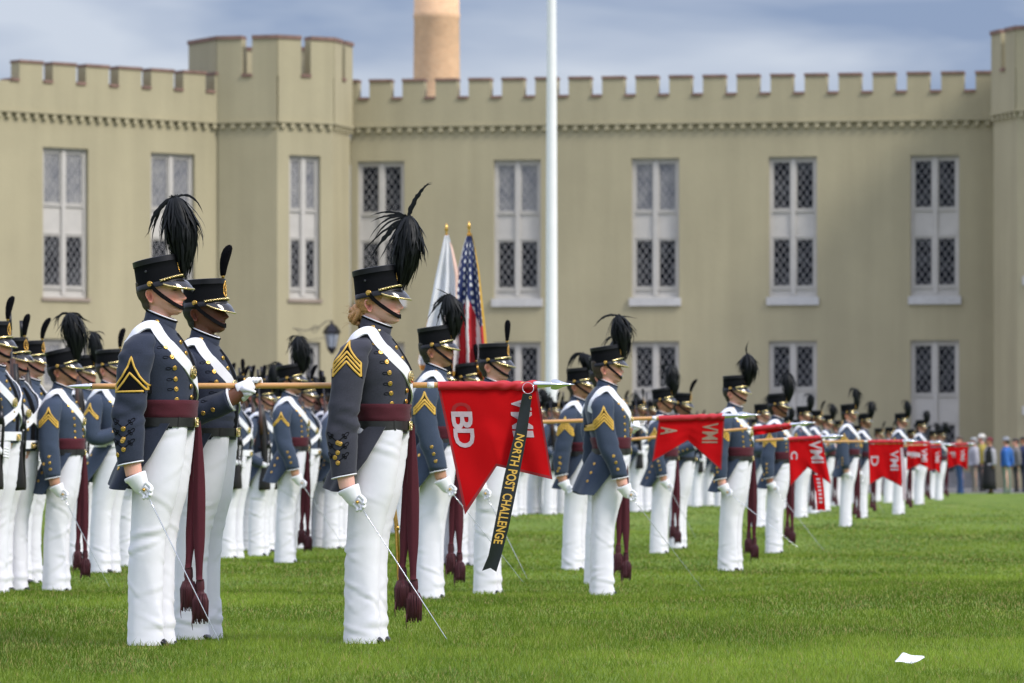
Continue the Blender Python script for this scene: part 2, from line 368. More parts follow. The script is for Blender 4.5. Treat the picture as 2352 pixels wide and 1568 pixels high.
def head_pt(th, h, off=0.0, f=0):
    fr, bk, w = interp(h, FR), interp(h, BK), interp(h, HW)
    if f: w *= .95; fr -= .003 if h < .06 else 0; bk += .004
    c = (fr + bk) / 2; a = (fr - bk) / 2 + off; co, si = math.cos(th), math.sin(th)
    x = c + a * math.copysign(abs(co) ** .92, co); y = (w + off) * math.copysign(abs(si) ** .88, si) * (1 - .16 * max(0, co) ** 2)
    if co > 0 and not off:
        x += interp(h, NS) * (.85 if f else 1) * math.exp(-(y / (.0085 + .006 * math.exp(-((h - .069) / .008) ** 2))) ** 2)
        x += .0045 * math.exp(-(y / .02) ** 2) * (math.exp(-((h - .040) / .004) ** 2) + math.exp(-((h - .0525) / .004) ** 2)) - .004 * math.exp(-(y / .024) ** 2) * math.exp(-((h - .0462) / .002) ** 2)
        x -= .010 * math.exp(-((abs(y) - .032) / .014) ** 2) * math.exp(-((h - .109) / .011) ** 2)
        x += .003 * math.exp(-((abs(y) - .04) / .015) ** 2) * math.exp(-((h - .082) / .014) ** 2)
    return HO + Vector((x + (.014 if f else 0), y, h - (.014 if f else 0)))
def ear(mb, side, f=0):
    c = HO + Vector((.014 if f else 0, 0, .066 if f else .080)); R = []
    for k, (s, o) in enumerate(((1.0, -.006), (1.05, .006), (1.0, .013), (.84, .014), (.70, .002), (.4, -.003), (.05, -.003))):
        r = []
        for j in range(18):
            a = 2 * math.pi * j / 18; lx = .0165 * s * math.cos(a) * (1.1 if math.sin(a) > 0 else .8); lz = .031 * s * math.sin(a)
            r.append((c.x + lx - lz * .22, side * (.0655 + o - lx * .35 * 1), c.z + lz))
        R.append(r)
    mb.grid(R, True, True, True, flip=side > 0)
def body_mesh(lod, f, arms='down', cuff=.834, dx=0.0, left='down', fwd=0.0):
    mb = MB(); n = {'hi': 72, 'mid': 40, 'lo': 20}[lod]; m = {'hi': 70, 'mid': 36, 'lo': 16}[lod]
    R = []
    for i in range(m + 1):
        h = -.004 + .229 * i / m
        R.append([head_pt(2 * math.pi * (j + .5 * 0) / n, h, 0, f) for j in range(n)])
    mb.grid(R, True, True, True)
    for s in (-1, 1): ear(mb, s, f)
    nk = .92 if f else 1
    mb.grid([[(cx + rx * nk * math.cos(a), ry * nk * math.sin(a), z + tz * math.cos(a)) for a in [2 * math.pi * j / 24 for j in range(24)]] for z, cx, rx, ry, tz in
             ((1.40, .03, .085, .11, 0), (1.44, .034, .066, .068, 0), (1.48, .036, .057, .056, -.012), (1.52, .040, .055, .053, -.012), (1.555, .040, .058, .054, -.01), (1.59, .038, .05, .05, 0))], True, True, True)
    # trunk and legs under the clothes
    mb.grid([[TP(2 * math.pi * j / 20, z, -.02) for j in range(20)] for z in (.93, 1.0, 1.1, 1.2, 1.3, 1.38, 1.43)], True, True, True)
    for s in (-1, 1):
        mb.tube([(.07, s * .07, .98), (.05, s * .08, .75), (.012, s * .085, .5), (.0, s * .086, .28), (.0, s * .086, .05)], [.075, .075, .055, .05, .04], 12)
        mb.tube([(-.01, s * .088, .05), (.03, s * .088, .04), (.055, s * .088, .035)], [.022, .018, .012], 10)
    hand_r = None
    if arms == 'down':
        mb.tube([(.0, -.15, 1.38), (-.03, -.2, 1.2), (-.045 + fwd * .5, -.222, 1.02), (-.035 + dx + fwd * .97, -.23, cuff + .03), (-.02 + dx + fwd, -.232, cuff - .055)], [.05, .045, .044, .043, .038], 16, flat=.8)
    elif arms == 'pole':
        mb.tube([(.0, -.15, 1.38), (-.01, -.23, 1.12), (.18, -.292, 1.145), (.275, -.302, 1.190), (.325, -.304, 1.220)], [.05, .044, .045, .043, .038], 16, flat=.8)
    elif arms == 'rifle':
        mb.tube([(.0, -.15, 1.38), (-.05, -.23, 1.05), (.08, -.18, .955), (.13, -.16, .94)], [.05, .042, .032, .028], 12)
    elif arms == 'chest':
        mb.tube([(.0, -.15, 1.38), (0, -.24, 1.08), (.17, -.14, 1.125), (.2, -.11, 1.14)], [.05, .042, .032, .028], 12)
    if left == 'down': mb.tube([(.0, .15, 1.38), (-.045, .222, 1.02), (-.02, .232, cuff - .055)], [.05, .038, .029], 10)
    else: mb.tube([(.0, .15, 1.38), (.02, .22, 1.1), (.165, -.03, 1.25)], [.05, .04, .03], 10)
    return mb
def skin_colors(me, base, f, hi):
    n = len(me.vertices); co = np.empty(n * 3); me.vertices.foreach_get('co', co); co = co.reshape(-1, 3)
    c = np.tile(np.array(base), (n, 1)); x, y, z = co[:, 0] - HO.x - (.014 if f else 0), co[:, 1], co[:, 2] - HO.z + (.014 if f else 0)
    def mixc(mask, col):
        nonlocal c; mask = np.clip(mask, 0, 1)[:, None]; c = c * (1 - mask) + np.array(col) * mask
    b = np.array(base)
    g = lambda cx, cy, cz, sx, sy, sz: np.exp(-((x - cx) / sx) ** 2 - ((np.abs(y) - cy) / sy) ** 2 - ((z - cz) / sz) ** 2)
    mixc(.75 * g(.105, .045, .075, .035, .03, .022), b * np.array([1.12, .72, .68]))           # cheeks
    mixc(.8 * g(.155, 0, .072, .012, .02, .012), b * np.array([1.15, .70, .66]))               # nose tip
    mixc(.8 * g(.0, .078, .08, .03, .02, .04), b * np.array([1.15, .68, .62]))                 # ears
    mixc(1.3 * g(.134, 0, .0395, .02, .021, .0045), b * np.array([.92, .46, .44])); mixc(1.3 * g(.136, 0, .053, .02, .021, .004), b * np.array([.85, .42, .40]))
    mixc(1.2 * g(.130, 0, .0462, .02, .024, .0015), b * .25)
    mixc(1.6 * g(.118, .034, .109, .02, .012, .0035), (.02, .015, .012)); mixc(1.2 * g(.118, .034, .1125, .02, .016, .0015), (.03, .018, .012))
    mixc(.9 * g(.125, .032, .124, .02, .018, .003), b * .35)
    mixc(1.1 * g(.001, .078, .079, .0075, .03, .015), b * np.array([.42, .22, .19]))  # shade inside the ear hollow, painted dark into the skin colour
    mixc(.8 * g(.128, .030, .1115, .012, .014, .0022), (.015, .01, .008))
    if not f: mixc(.22 * np.exp(-((z - .02) / .035) ** 2) * (x > .0), b * np.array([.72, .68, .70]))
    ca = me.color_attributes.new('Col', 'FLOAT_COLOR', 'POINT'); ca.data.foreach_set('color', np.hstack([np.clip(c, 0, 1), np.ones((n, 1))]).ravel())
M_skin = None
def mat_skin():
    m = mat('skin', (1, 1, 1), .5, attr='Col', bump=(380, .25, .0008), spec=.4, noise=(45, .06))
    b = m.node_tree.nodes['Principled BSDF']; b.inputs['Subsurface Weight'].default_value = .12; b.inputs['Subsurface Radius'].default_value = (.006, .002, .001); b.inputs['Subsurface Scale'].default_value = 1.0
    return m
M_skin = mat_skin()
CACHE = {}
def cached(key, fn):
    if key not in CACHE: CACHE[key] = fn()
    return CACHE[key]
def remeshed(me, voxel):
    o = bpy.data.objects.new('tmp', me); COL.objects.link(o); md = o.modifiers.new('r', 'REMESH'); md.mode = 'VOXEL'; md.voxel_size = voxel; md.use_smooth_shade = True
    sm_ = o.modifiers.new('s', 'SMOOTH'); sm_.factor = .5; sm_.iterations = 2
    dg = bpy.context.evaluated_depsgraph_get(); out = bpy.data.meshes.new_from_object(o.evaluated_get(dg)); bpy.data.objects.remove(o)
    return out
def get_body(lod, f, skin, arms, cuff, dx, left, fwd=0.0):
    def base():
        me = body_mesh(lod, f, arms, cuff, dx, left, fwd).mesh('person', [M_skin])
        return remeshed(me, {'hi': .0036, 'mid': .008}[lod]) if lod != 'lo' else me
    b = cached(('body0', lod, f, arms, cuff, dx, left, fwd), base)
    def mk():
        me = b.copy(); me.materials.clear(); me.materials.append(M_skin); skin_colors(me, skin, f, lod == 'hi')
        me.polygons.foreach_set('use_smooth', [True] * len(me.polygons)); return me
    return cached(('body', lod, f, arms, cuff, dx, left, skin, fwd), mk)

def hair_mesh(style, lod):
    mb = MB(); n = 48 if lod != 'lo' else 20; m = 30 if lod != 'lo' else 10
    R = []
    for i in range(m + 1):
        h = lerp(.034 if style != 'short' else .022, .128 if style != 'short' else .150, i / m); r = []
        for j in range(n + 1):
            # from side to side round the back of the head
            lim = lerp(2.1, 1.72, sm(.085, .110, h)) if style == 'short' else lerp(1.95, 1.25, sm(.088, .112, h))
            if h > .13: lim = .9
            th = lerp(lim, 2 * math.pi - lim, j / n); edge = min(j, n - j) / n
            off = (.0045 if style == 'short' else .009) * min(1, edge * 14 + .1) * min(1, i / m * 8 + .1)
            if h < .05: off += .004 * (1 - h / .05) * 0
            p = head_pt(th, max(h, .022), .0005 + off, 0 if style == 'short' else 1)
            if h < .055:                                     # follow the neck
                t = (.055 - h) / .055; nxp = Vector((.038 + .058 * math.cos(th), .0555 * math.sin(th), p.z)); base = head_pt(th, .055, off, 0 if style == 'short' else 1)
                p = Vector((lerp(base.x, nxp.x - off, t), lerp(base.y, nxp.y * 1.04, t), HO.z + h + .012 * t * 0))
            p += (Vector((p.x - .03, p.y, 0)).normalized() * (.0012 * nz3(p.x * 60, p.y * 60, p.z * 300)))
            r.append(p)
        R.append(r)
    mb.grid(R, False)
    return mb
def bun_mesh():
    mb = MB(); c = Vector((-.038, 0, 1.540))
    for k in range(3):
        path = []
        for i in range(61):
            t = i / 60; a = t * math.pi * 4.5 + k * 2.1; r = .034 * (1 - .62 * t)
            path.append(c + Vector((.004 - .030 * math.sin(t * math.pi / 2) + .012 * math.cos(a * 2 + k), r * math.cos(a) * 1.0, r * math.sin(a) * 1.25)))
        mb.tube(path, [.0125 * (1 - .35 * i / 60) for i in range(61)], 8)
    mb.tube([c + Vector((.035, 0, .02)), c + Vector((.006, 0, .005)), c + Vector((-.014, 0, .0))], [.036, .034, .02], 14)
    rr = random.Random(4)
    for i in range(26):
        a = rr.uniform(0, 6.28); p = c + Vector((-.02 + rr.uniform(-.02, .02), .03 * math.cos(a), .04 * math.sin(a))); d = Vector((rr.uniform(-1, .1), rr.uniform(-.6, .6), rr.uniform(-1.0, .3))).normalized() * rr.uniform(.02, .05)
        mb.tube([p, p + d * .6 + Vector((0, 0, .004)), p + d], [.0006, .0005, .0002], 4)
    for i in range(110):      # combed strands over the nape and temple
        s = rr.choice((-1, 1)); h0 = rr.uniform(.09, .118); t0 = rr.uniform(1.3, 1.9)
        path = [head_pt((t0 + (2.75 - t0) * k / 6) * s, lerp(h0, lerp(.06, h0, .35), k / 6), .0095 + .0006 * rr.random(), 1) for k in range(7)]
        mb.tube(path, [.0010] * 7, 4)
    return mb
M_hair_dark = mat('hair_dark', (.020, .014, .011), .55, noise=(300, .5, (1, 1, .2)), bump=(500, .6, .002))
M_hair_black = mat('hair_black', (.008, .007, .007), .6, noise=(300, .5), bump=(500, .6, .002))
M_hair_brown = mat('hair_brown', (.045, .028, .017), .6, noise=(300, .5, (1, 1, .2)), bump=(500, .6, .002))
M_hair_red = mat('hair_strawberry_blond', (.52, .27, .10), .42, noise=(220, .45, (.35, 1, 1)), bump=(340, .9, .003))

# shako: local frame, origin at the centre of its lower rim, z up the crown -----------------
def sh_ring(rx, ry, z, cx=0, n=48): return [(cx + rx * math.cos(2 * math.pi * j / n), ry * math.sin(2 * math.pi * j / n), z) for j in range(n)]
def shako_mesh(lod):
    mb = MB(); n = {'hi': 64, 'mid': 36, 'lo': 20}[lod]
    W = lambda z: (.110 - .055 * z + .05 * (max(0, z - .1)) , .094 - .05 * z + .05 * (max(0, z - .1)))
    zs = [0, .002, .022, .0235, .05, .08, .108, .1095, .112, .130, .134]
    R = []
    for z in zs:
        a, b = W(z); o = .0028 if (z <= .022 or z >= .1095) else 0; R.append(sh_ring(a + o, b + o, z, 0, n))
    mb.grid(R[:4], True, False, False, 1); mb.grid(R[3:8], True, False, False, 0); mb.grid(R[7:], True, False, False, 1)
    a, b = W(.134); mb.grid([sh_ring(a, b, .134, 0, n), sh_ring(a - .004, b - .004, .1365, 0, n), sh_ring(a - .012, b - .012, .136, 0, n), sh_ring(a * .5, b * .5, .137, 0, n)], True, False, True, 1)
    mb.grid([sh_ring(.112, .096, 0, 0, n), sh_ring(.095, .08, .003, 0, n), sh_ring(.09, .075, .05, 0, n)], True, False, True, 1, flip=True)
    return mb
def visor_mesh(lod):
    mb = MB(); n = {'hi': 40, 'mid': 22, 'lo': 12}[lod]; P, Q = [], []; rim = []
    for j in range(n + 1):
        ph = lerp(-1.28, 1.28, j / n); w = max(0, math.cos(ph * 1.18)) ** .7; row = []; row2 = []
        for k in range(6):
            t = k / 5; rx = .1135 + (.036 * w) * (t ** .8); ry = .0975 + (.012 * w) * t
            z = .014 - (.052 * w) * t ** 1.35
            row.append(Vector((rx * math.cos(ph), ry * math.sin(ph), z))); row2.append(Vector((rx * math.cos(ph) - .001, ry * math.sin(ph), z - .003)))
        P.append(row); Q.append(row2); rim.append(row[-1])
    mb.grid(P, False, mi=0); mb.grid(Q, False, mi=0, flip=True); mb.tube(rim, .0046 if lod == 'hi' else .005, 6, 1)
    return mb
def chain_mesh(lod):
    mb = MB(); n = 26
    for s in (-1, 1):
        for k in range(2 if lod == 'hi' else 1):
            path = []
            for i in range(n * (6 if lod == 'hi' else 1) + 1):
                t = i / (n * (6 if lod == 'hi' else 1)); ph = s * lerp(1.36, 0, t); z = .028 + .010 * math.sin(t * math.pi / 2) - .004
                a = t * 40 + k * math.pi; rr = .0032 if lod == 'hi' else 0
                path.append((.1165 * math.cos(ph) + rr * math.sin(a) * math.cos(ph), .1005 * math.sin(ph) + rr * math.sin(a) * math.sin(ph), z + rr * math.cos(a)))
            mb.tube(path, .0034 if lod == 'hi' else .0075, 5)
    return mb
def badge_mesh(lod):
    mb = MB()
    if lod == 'lo':
        mb.box(.106, .112, -.02, .02, .045, .11); return mb
    for k in range(26):
        a = 2 * math.pi * k / 26; y = .021 * math.sin(a) * (1 - .15 * math.cos(a)); z = .080 + .034 * math.cos(a); ph = y / .094
        mb.lathe([(.0, -.004), (.0045, -.002), (.0048, .001), (.0, .004)], Matrix.Translation((.106 * math.cos(ph), .1 * math.sin(ph), z)) @ Matrix.Rotation(a * 2, 4, 'X'), 6)
    for k in range(9):
        z = .056 + .006 * k; mb.lathe([(.0, -.004), (.006 - abs(k - 4) * .0008, 0), (.0, .004)], Matrix.Translation((.108, .004 * math.sin(k * 2), z)), 6)
    mb.lathe([(.0, -.006), (.006, 0), (.0, .008)], Matrix.Translation((.107, 0, .118)), 8)
    return mb
def button_mesh(r=.0115, n=14):
    mb = MB(); mb.lathe([(r * .8, -.002), (r, .0), (r * .95, .002), (r * .8, .0042), (r * .74, .0036), (r * .45, .0052), (.0005, .0058)], None, n); return mb
def strap_mesh(lod):
    mb = MB()
    pts = [(.024, -.1000, 1.648), (.045, -.0935, 1.622), (.075, -.084, 1.597), (.105, -.070, 1.575), (.130, -.052, 1.5575), (.148, -.030, 1.547), (.156, 0, 1.543)]
    pts = [Vector(p) for p in pts]; full = pts + [Vector((p.x, -p.y, p.z)) for p in pts[-2::-1]]
    Q = []
    for i in range(len(full) - 1):
        for k in range(3 if lod != 'lo' else 1): Q.append(full[i].lerp(full[i + 1], k / (3 if lod != 'lo' else 1)))
    Q.append(full[-1]); P = []
    for i, p in enumerate(Q):
        d = (Q[min(i + 1, len(Q) - 1)] - Q[max(i - 1, 0)]).normalized(); o = Vector((p.x - .03, p.y * 1.0, 0)).normalized(); w = d.cross(o).normalized()
        if w.z < 0: w = -w
        P.append([p + w * .0092 - o * .002, p + w * .0090 + o * .0012, p - w * .0090 + o * .0012, p - w * .0092 - o * .002])
    for a in range(3): mb.grid([r[a:a + 2] for r in P], False)
    mb.grid([[r[3], r[0]] for r in P], False)
    return mb
# plumes ------------------------------------------------------------
def bez(p0, p1, p2, t): return p0 * (1 - t) ** 2 + p1 * 2 * t * (1 - t) + p2 * t * t
def blade(mb, P, W, out, barbs=0.0, rr=None):
    rows = []; n = len(P)
    for i, p in enumerate(P):
        d = (P[min(i + 1, n - 1)] - P[max(i - 1, 0)]); d = d.normalized() if d.length > 1e-9 else Vector((0, 0, -1))
        w = d.cross(out); w = w.normalized() if w.length > 1e-6 else Vector((1, 0, 0)); t = i / (n - 1)
        wd = W * (math.sin(math.pi * min(1, t * .93 + .07) ** .75) * .9 + .1 * (1 - t)); o = out.normalized() * wd * .28
        j1 = 1 + (barbs * rr.uniform(-1, 1) if barbs else 0); j2 = 1 + (barbs * rr.uniform(-1, 1) if barbs else 0)
        rows.append([p + w * wd * j1 - o, p + o * .3, p - w * wd * j2 - o])
    mb.grid(rows, False)
def plume_mesh(seed, lod, strays=None, apex=(.130, .375), fat=1.0, bend=0.0, bottom=(.118, .03), tall=1.0, tilt=7):
    """black cock-feather plume in the shako's frame: feathers spring from the apex of a stem at the crown's front and fall over it"""
    mb = MB(); rr = random.Random(seed); A = Vector((apex[0] + bend, 0, .134 + (apex[1] - .134) * tall)); Bt = Vector((bottom[0], 0, bottom[1]))
    prof = [(0, .010), (.05, .030), (.12, .048), (.24, .066), (.40, .076), (.56, .074), (.70, .060), (.82, .044), (.92, .032), (1.0, .018)]
    rad = lambda t: float(np.interp(t, [p[0] for p in prof], [p[1] for p in prof])) * fat
    def axis(t): return A.lerp(Bt, t) + Vector((.012 * math.sin(t * math.pi) - .2 * bend * math.sin(t * math.pi), 0, 0))
    nC = 12; R = []
    for t in (0, .05, .12, .24, .4, .56, .7, .82, .92, 1.0):
        c = axis(t); R.append([c + Vector((rad(t) * .70 * math.cos(2 * math.pi * j / nC), rad(t) * .62 * math.sin(2 * math.pi * j / nC), .004 * math.sin(j * 3))) for j in range(nC)])
    mb.grid(R, True, True, True, flip=True)
    nf = {'hi': 330, 'mid': 120, 'lo': 34}[lod]; seg = {'hi': 12, 'mid': 8, 'lo': 5}[lod]; Hh = A.z - Bt.z
    for i in range(nf):
        a = rr.uniform(0, 2 * math.pi); t0 = 0 if rr.random() < .35 else rr.random() ** 1.3 * .66; Lf = min(rr.uniform(.30, .62), 1.06 - t0) ; P = []
        f0 = rr.uniform(.70, 1.02); wild = rr.random() < .16; f1 = f0 + rr.uniform(.0, .12) + (rr.uniform(.15, .6) if wild else 0); da = rr.uniform(-.45, .45); out = rr.uniform(-.008, .006) + (rr.uniform(.004, .022) if wild else 0)
        ph = rr.uniform(0, 6)
        for k in range(seg + 1):
            u = k / seg; t = t0 + Lf * u; r = rad(min(t, 1)) * lerp(f0, f1, u) + out * u * u + .004; c = axis(min(t, 1)) - Vector((0, 0, max(0, t - 1) * Hh)); aa = a + da * u + .05 * math.sin(u * 5 + ph)
            P.append(c + Vector((r * math.cos(aa), r * .8 * math.sin(aa), 0)))
        if t0 == 0: P[0] = A + Vector((.004 * math.cos(a), .004 * math.sin(a), .0))
        blade(mb, P, rr.uniform(.0045, .0105) * (1.5 if lod == 'lo' else 1.1 if lod == 'mid' else 1), Vector((math.cos(a), math.sin(a), .1)), .22, rr)
    for i in range({'hi': 60, 'mid': 16, 'lo': 0}[lod]):
        a = rr.uniform(0, 6.28); d = Vector((math.cos(a) * .9, math.sin(a) * .9, rr.uniform(.1, 1.5))).normalized(); p = A + Vector((0, 0, -.010)); l = rr.uniform(.6, 1.3)
        blade(mb, [p, p + d * .014 * l, p + d * .026 * l + Vector((0, 0, -.003))], .0022, Vector((math.sin(a), -math.cos(a), .2)))
    st = strays
    if st is None:
        st = []
        for i in range(rr.randint(3, 7)):
            s = rr.choice((-1, -1, 1)); st.append((Vector((s * rr.uniform(.05, .10), rr.uniform(-.03, .03), rr.uniform(.0, .05))), Vector((s * rr.uniform(.07, .15), rr.uniform(-.05, .05), -rr.uniform(.03, .20))), rr.uniform(.003, .008)))
    M = Matrix.Rotation(math.radians(tilt), 3, 'Y')
    for c, e, w in st:
        p0 = A + Vector((0, 0, -.008)); P = [bez(p0, p0 + M @ Vector(c), p0 + M @ Vector(e), k / 16) for k in range(17)]
        blade(mb, P, w, Vector((0, -1, .15)), .35, rr)
        if w > .0085:
            for q in range(7):
                k = rr.randint(6, 13); d = (P[k + 1] - P[k]).normalized(); pp = P[k]; blade(mb, [pp, pp + d * .03 + Vector((rr.uniform(-.008, .008), 0, 0)), pp + d * .05 + Vector((rr.uniform(-.018, .018), 0, rr.uniform(-.012, .006)))], .0022, Vector((0, -1, .1)))
    return mb
def pompon_mesh(seed, lod, lean=.03, L_=.150, r=.0255):
    mb = MB(); rr = random.Random(seed); base = Vector((.098, 0, .148)); n = {'hi': 28, 'mid': 16, 'lo': 10}[lod]; R = []
    prof = [(0, .40), (.05, .55), (.25, .72), (.5, .92), (.72, 1.0), (.88, .88), (.96, .6), (1, .15)]
    for t, k in prof:
        c = base + Vector((lean * t * t + .01 * t, 0, L_ * t)); R.append([c + Vector((r * k * math.cos(2 * math.pi * j / n), r * k * math.sin(2 * math.pi * j / n), 0)) for j in range(n)])
    mb.grid(R, True, True, True)
    for i in range({'hi': 1500, 'mid': 260, 'lo': 0}[lod]):
        t = rr.random(); a = rr.uniform(0, 6.28); k = float(np.interp(t, [p[0] for p in prof], [p[1] for p in prof])); c = base + Vector((lean * t * t + .01 * t, 0, L_ * t))
        d = Vector((math.cos(a), math.sin(a), rr.uniform(-.2, .6) + (1.5 if t > .93 else 0))).normalized(); p = c + Vector((r * k * math.cos(a), r * k * math.sin(a), 0)); s = Vector((-math.sin(a), math.cos(a), 0)) * .0012
        mb.add([p - s, p + s, p + d * rr.uniform(.002, .0045)], [(0, 1, 2)])
    mb.lathe([(.004, -.034), (.006, -.02), (.0045, -.012), (.009, -.006), (.010, .0), (.006, .006)], Matrix.Translation(base), 10, 1)
    return mb

# projection of badges and buttons onto the cloth --------------------------------------
def bvh_of(me): return BVHTree.FromPolygons([v.co for v in me.vertices], [tuple(p.vertices) for p in me.polygons])
def hit(bvh, x, z, off=.0022):
    loc, nor, _, _ = bvh.ray_cast(Vector((x, -1.0, z)), Vector((0, 1, 0)))
    if loc is None: return None
    if nor.y > 0: nor = -nor
    return loc + nor * off, nor
def stroke(mb, bvh, pts, w, off, mi=0, sub=8):
    """a flat strip along (x,z) points laid on the cloth"""
    Q = []
    for i in range(len(pts) - 1):
        for k in range(sub): Q.append((lerp(pts[i][0], pts[i + 1][0], k / sub), lerp(pts[i][1], pts[i + 1][1], k / sub)))
    Q.append(pts[-1]); rows = []
    for i, p in enumerate(Q):
        a, b = Q[max(i - 1, 0)], Q[min(i + 1, len(Q) - 1)]; d = Vector((b[0] - a[0], b[1] - a[1])); d = d.normalized() if d.length > 0 else Vector((1, 0)); nn = (-d.y, d.x); r = []
        for s, o in ((-1, off * .3), (-.8, off), (0, off * 1.25), (.8, off), (1, off * .3)):
            h = hit(bvh, p[0] + nn[0] * w * s, p[1] + nn[1] * w * s, o)
            if h is None: r = None; break
            r.append(h[0])
        if r: rows.append(r)
    if len(rows) > 1: mb.grid(rows, False, mi=mi)
def patch(mb, bvh, poly, off, mi=0, n=26):
    """fills an (x,z) outline by horizontal scan rows"""
    zs = [p[1] for p in poly]; z0, z1 = min(zs), max(zs); rows = []
    for i in range(n + 1):
        z = lerp(z0 + 1e-4, z1 - 1e-4, i / n); xs = []
        for a, b in zip(poly, poly[1:] + poly[:1]):
            if (a[1] - z) * (b[1] - z) < 0: xs.append(lerp(a[0], b[0], (z - a[1]) / (b[1] - a[1])))
        if len(xs) >= 2:
            xs.sort(); segs = [(xs[k], xs[k + 1]) for k in range(0, len(xs) - 1, 2)]; rows.append((z, segs))
    for (za, sa), (zb, sb) in zip(rows, rows[1:]):
        if len(sa) != len(sb): sa, sb = (sa, sa) if len(sa) > len(sb) else (sb, sb)
        for s, u in zip(sa, sb):
            g = []
            for z, q in ((za, s), (zb, u)):
                r = [];
                for k in range(9):
                    h = hit(bvh, lerp(q[0], q[1], k / 8), z, off)
                    r.append(h[0] if h else None)
                g.append(r)
            if None not in g[0] and None not in g[1]: mb.grid(g, False, mi=mi)
def chevron(bvh, kind, cx, top, hw, hi=True):
    """kind: number of arms and whether a closing bar; black ground, gold lace"""
    mb = MB()
    def arm(dz, inner=0.0, peak=True, h=.13):
        z0 = top - dz; L_ = []
        for s in (-1, 1):
            L_.append([(cx + s * hw * u, z0 - h * (1 - (1 - u) ** 1.0) * (.0 + 1.0) * (1.25 * u ** .55 * .8 if peak else .62 * u ** .9 / max(u, 1e-6) * u)) for u in [k / 6 for k in range(7)]])
        return L_[0][::-1] + L_[1][1:]
    w = .0046 if hi else .0052
    if kind == 'triangle':
        out = [(cx - hw, top - .128), (cx - hw * .55, top - .088), (cx - hw * .22, top - .045), (cx, top), (cx + hw * .22, top - .045), (cx + hw * .55, top - .088), (cx + hw, top - .128)]
        base = top - .158
        patch(mb, bvh, [(cx - hw - .006, top - .128)] + [(x, z + .010) for x, z in out[1:-1]] + [(cx + hw + .006, top - .128), (cx + hw + .006, base - .006), (cx - hw - .006, base - .006)], .0014, 0)
        stroke(mb, bvh, out, w, .003, 1); stroke(mb, bvh, [out[0], (cx - hw, base), (cx + hw, base + .004), out[-1]], w * .95, .003, 1)
        stroke(mb, bvh, [(cx - hw + .006, base + .006), (cx - hw * .5, top - .117), (cx - .004, top - .072), (cx + hw * .5, top - .112), (cx + hw - .006, base + .010)], w, .0032, 1)
    else:
        n = kind; step = .0225
        def curve(k):
            f = k / max(1, n - 1); pk = top - (0 if k == 0 else .052 + (k - 1) * step) + (0 if k == 0 else .0); end = top - .105 - k * step * .92
            pts = []
            for u in [q / 8 for q in range(9)]:
                zz = lerp(pk, end, u ** (.62 if k == 0 else .9)) if k == 0 else lerp(pk, end, u) - .010 * math.sin(u * math.pi) * -0.0
                pts.append((u, zz))
            return [(cx - hw * u, z) for u, z in pts[::-1]] + [(cx + hw * u, z) for u, z in pts[1:]]
        first, last = curve(0), curve(n - 1)
        patch(mb, bvh, [(x * 1.0 + (-.006 if x < cx - hw * .9 else .006 if x > cx + hw * .9 else 0), z + .010) for x, z in first] + [(x + (-.006 if x < cx - hw * .9 else .006 if x > cx + hw * .9 else 0), z - .011) for x, z in last[::-1]], .0014, 0)
        for k in range(n): stroke(mb, bvh, curve(k), w * (1.0 if hi else 1.05), .0030, 1, 3)
        for s in (-1, 1): stroke(mb, bvh, [(cx + s * hw, first[0][1]), (cx + s * hw, last[0][1])], w * .9, .0032, 1, 4)
    return mb
def braid(bvh, pts3, dirx=1):
    """black cord on the cuff or skirt: arms in a V ending in trefoils, below each button row"""
    mb = MB()
    def cord(P, w=.0016):
        Q = []
        for x, z in P:
            h = hit(bvh, x, z, .0012)
            if h: Q.append(h[0])
        if len(Q) > 2: mb.tube(Q, w, 5)
    def loop(x, z, a, l, w):
        P = []
        for k in range(17):
            t = k / 16 * math.pi * 2; u = l * (1 - math.cos(t)) / 2; v = w * math.sin(t); P.append((x + u * math.cos(a) - v * math.sin(a), z + u * math.sin(a) + v * math.cos(a)))
        cord(P)
    for x, z in pts3:
        for s in (-1, 1):
            ex, ez = x + s * .031, z + .030
            cord([(lerp(x, ex, k / 5), lerp(z + .004, ez, k / 5)) for k in range(6)], .0022)
            a0 = math.atan2(.030, s * .031); loop(ex, ez, a0, .026, .0065); loop(ex, ez, a0 + s * 1.5, .013, .0045); loop(ex, ez, a0 - s * 1.5, .013, .0045)
    return mb
SKIN = dict(fair=(.76, .41, .31), tan=(.48, .25, .155), brown=(.30, .135, .078), dark=(.16, .066, .036), rose=(.78, .45, .36))
CHEST = [(.074, 1.402), (.108, 1.361), (.137, 1.317), (.150, 1.266), (.152, 1.216), (.154, 1.171), (.156, 1.123)]
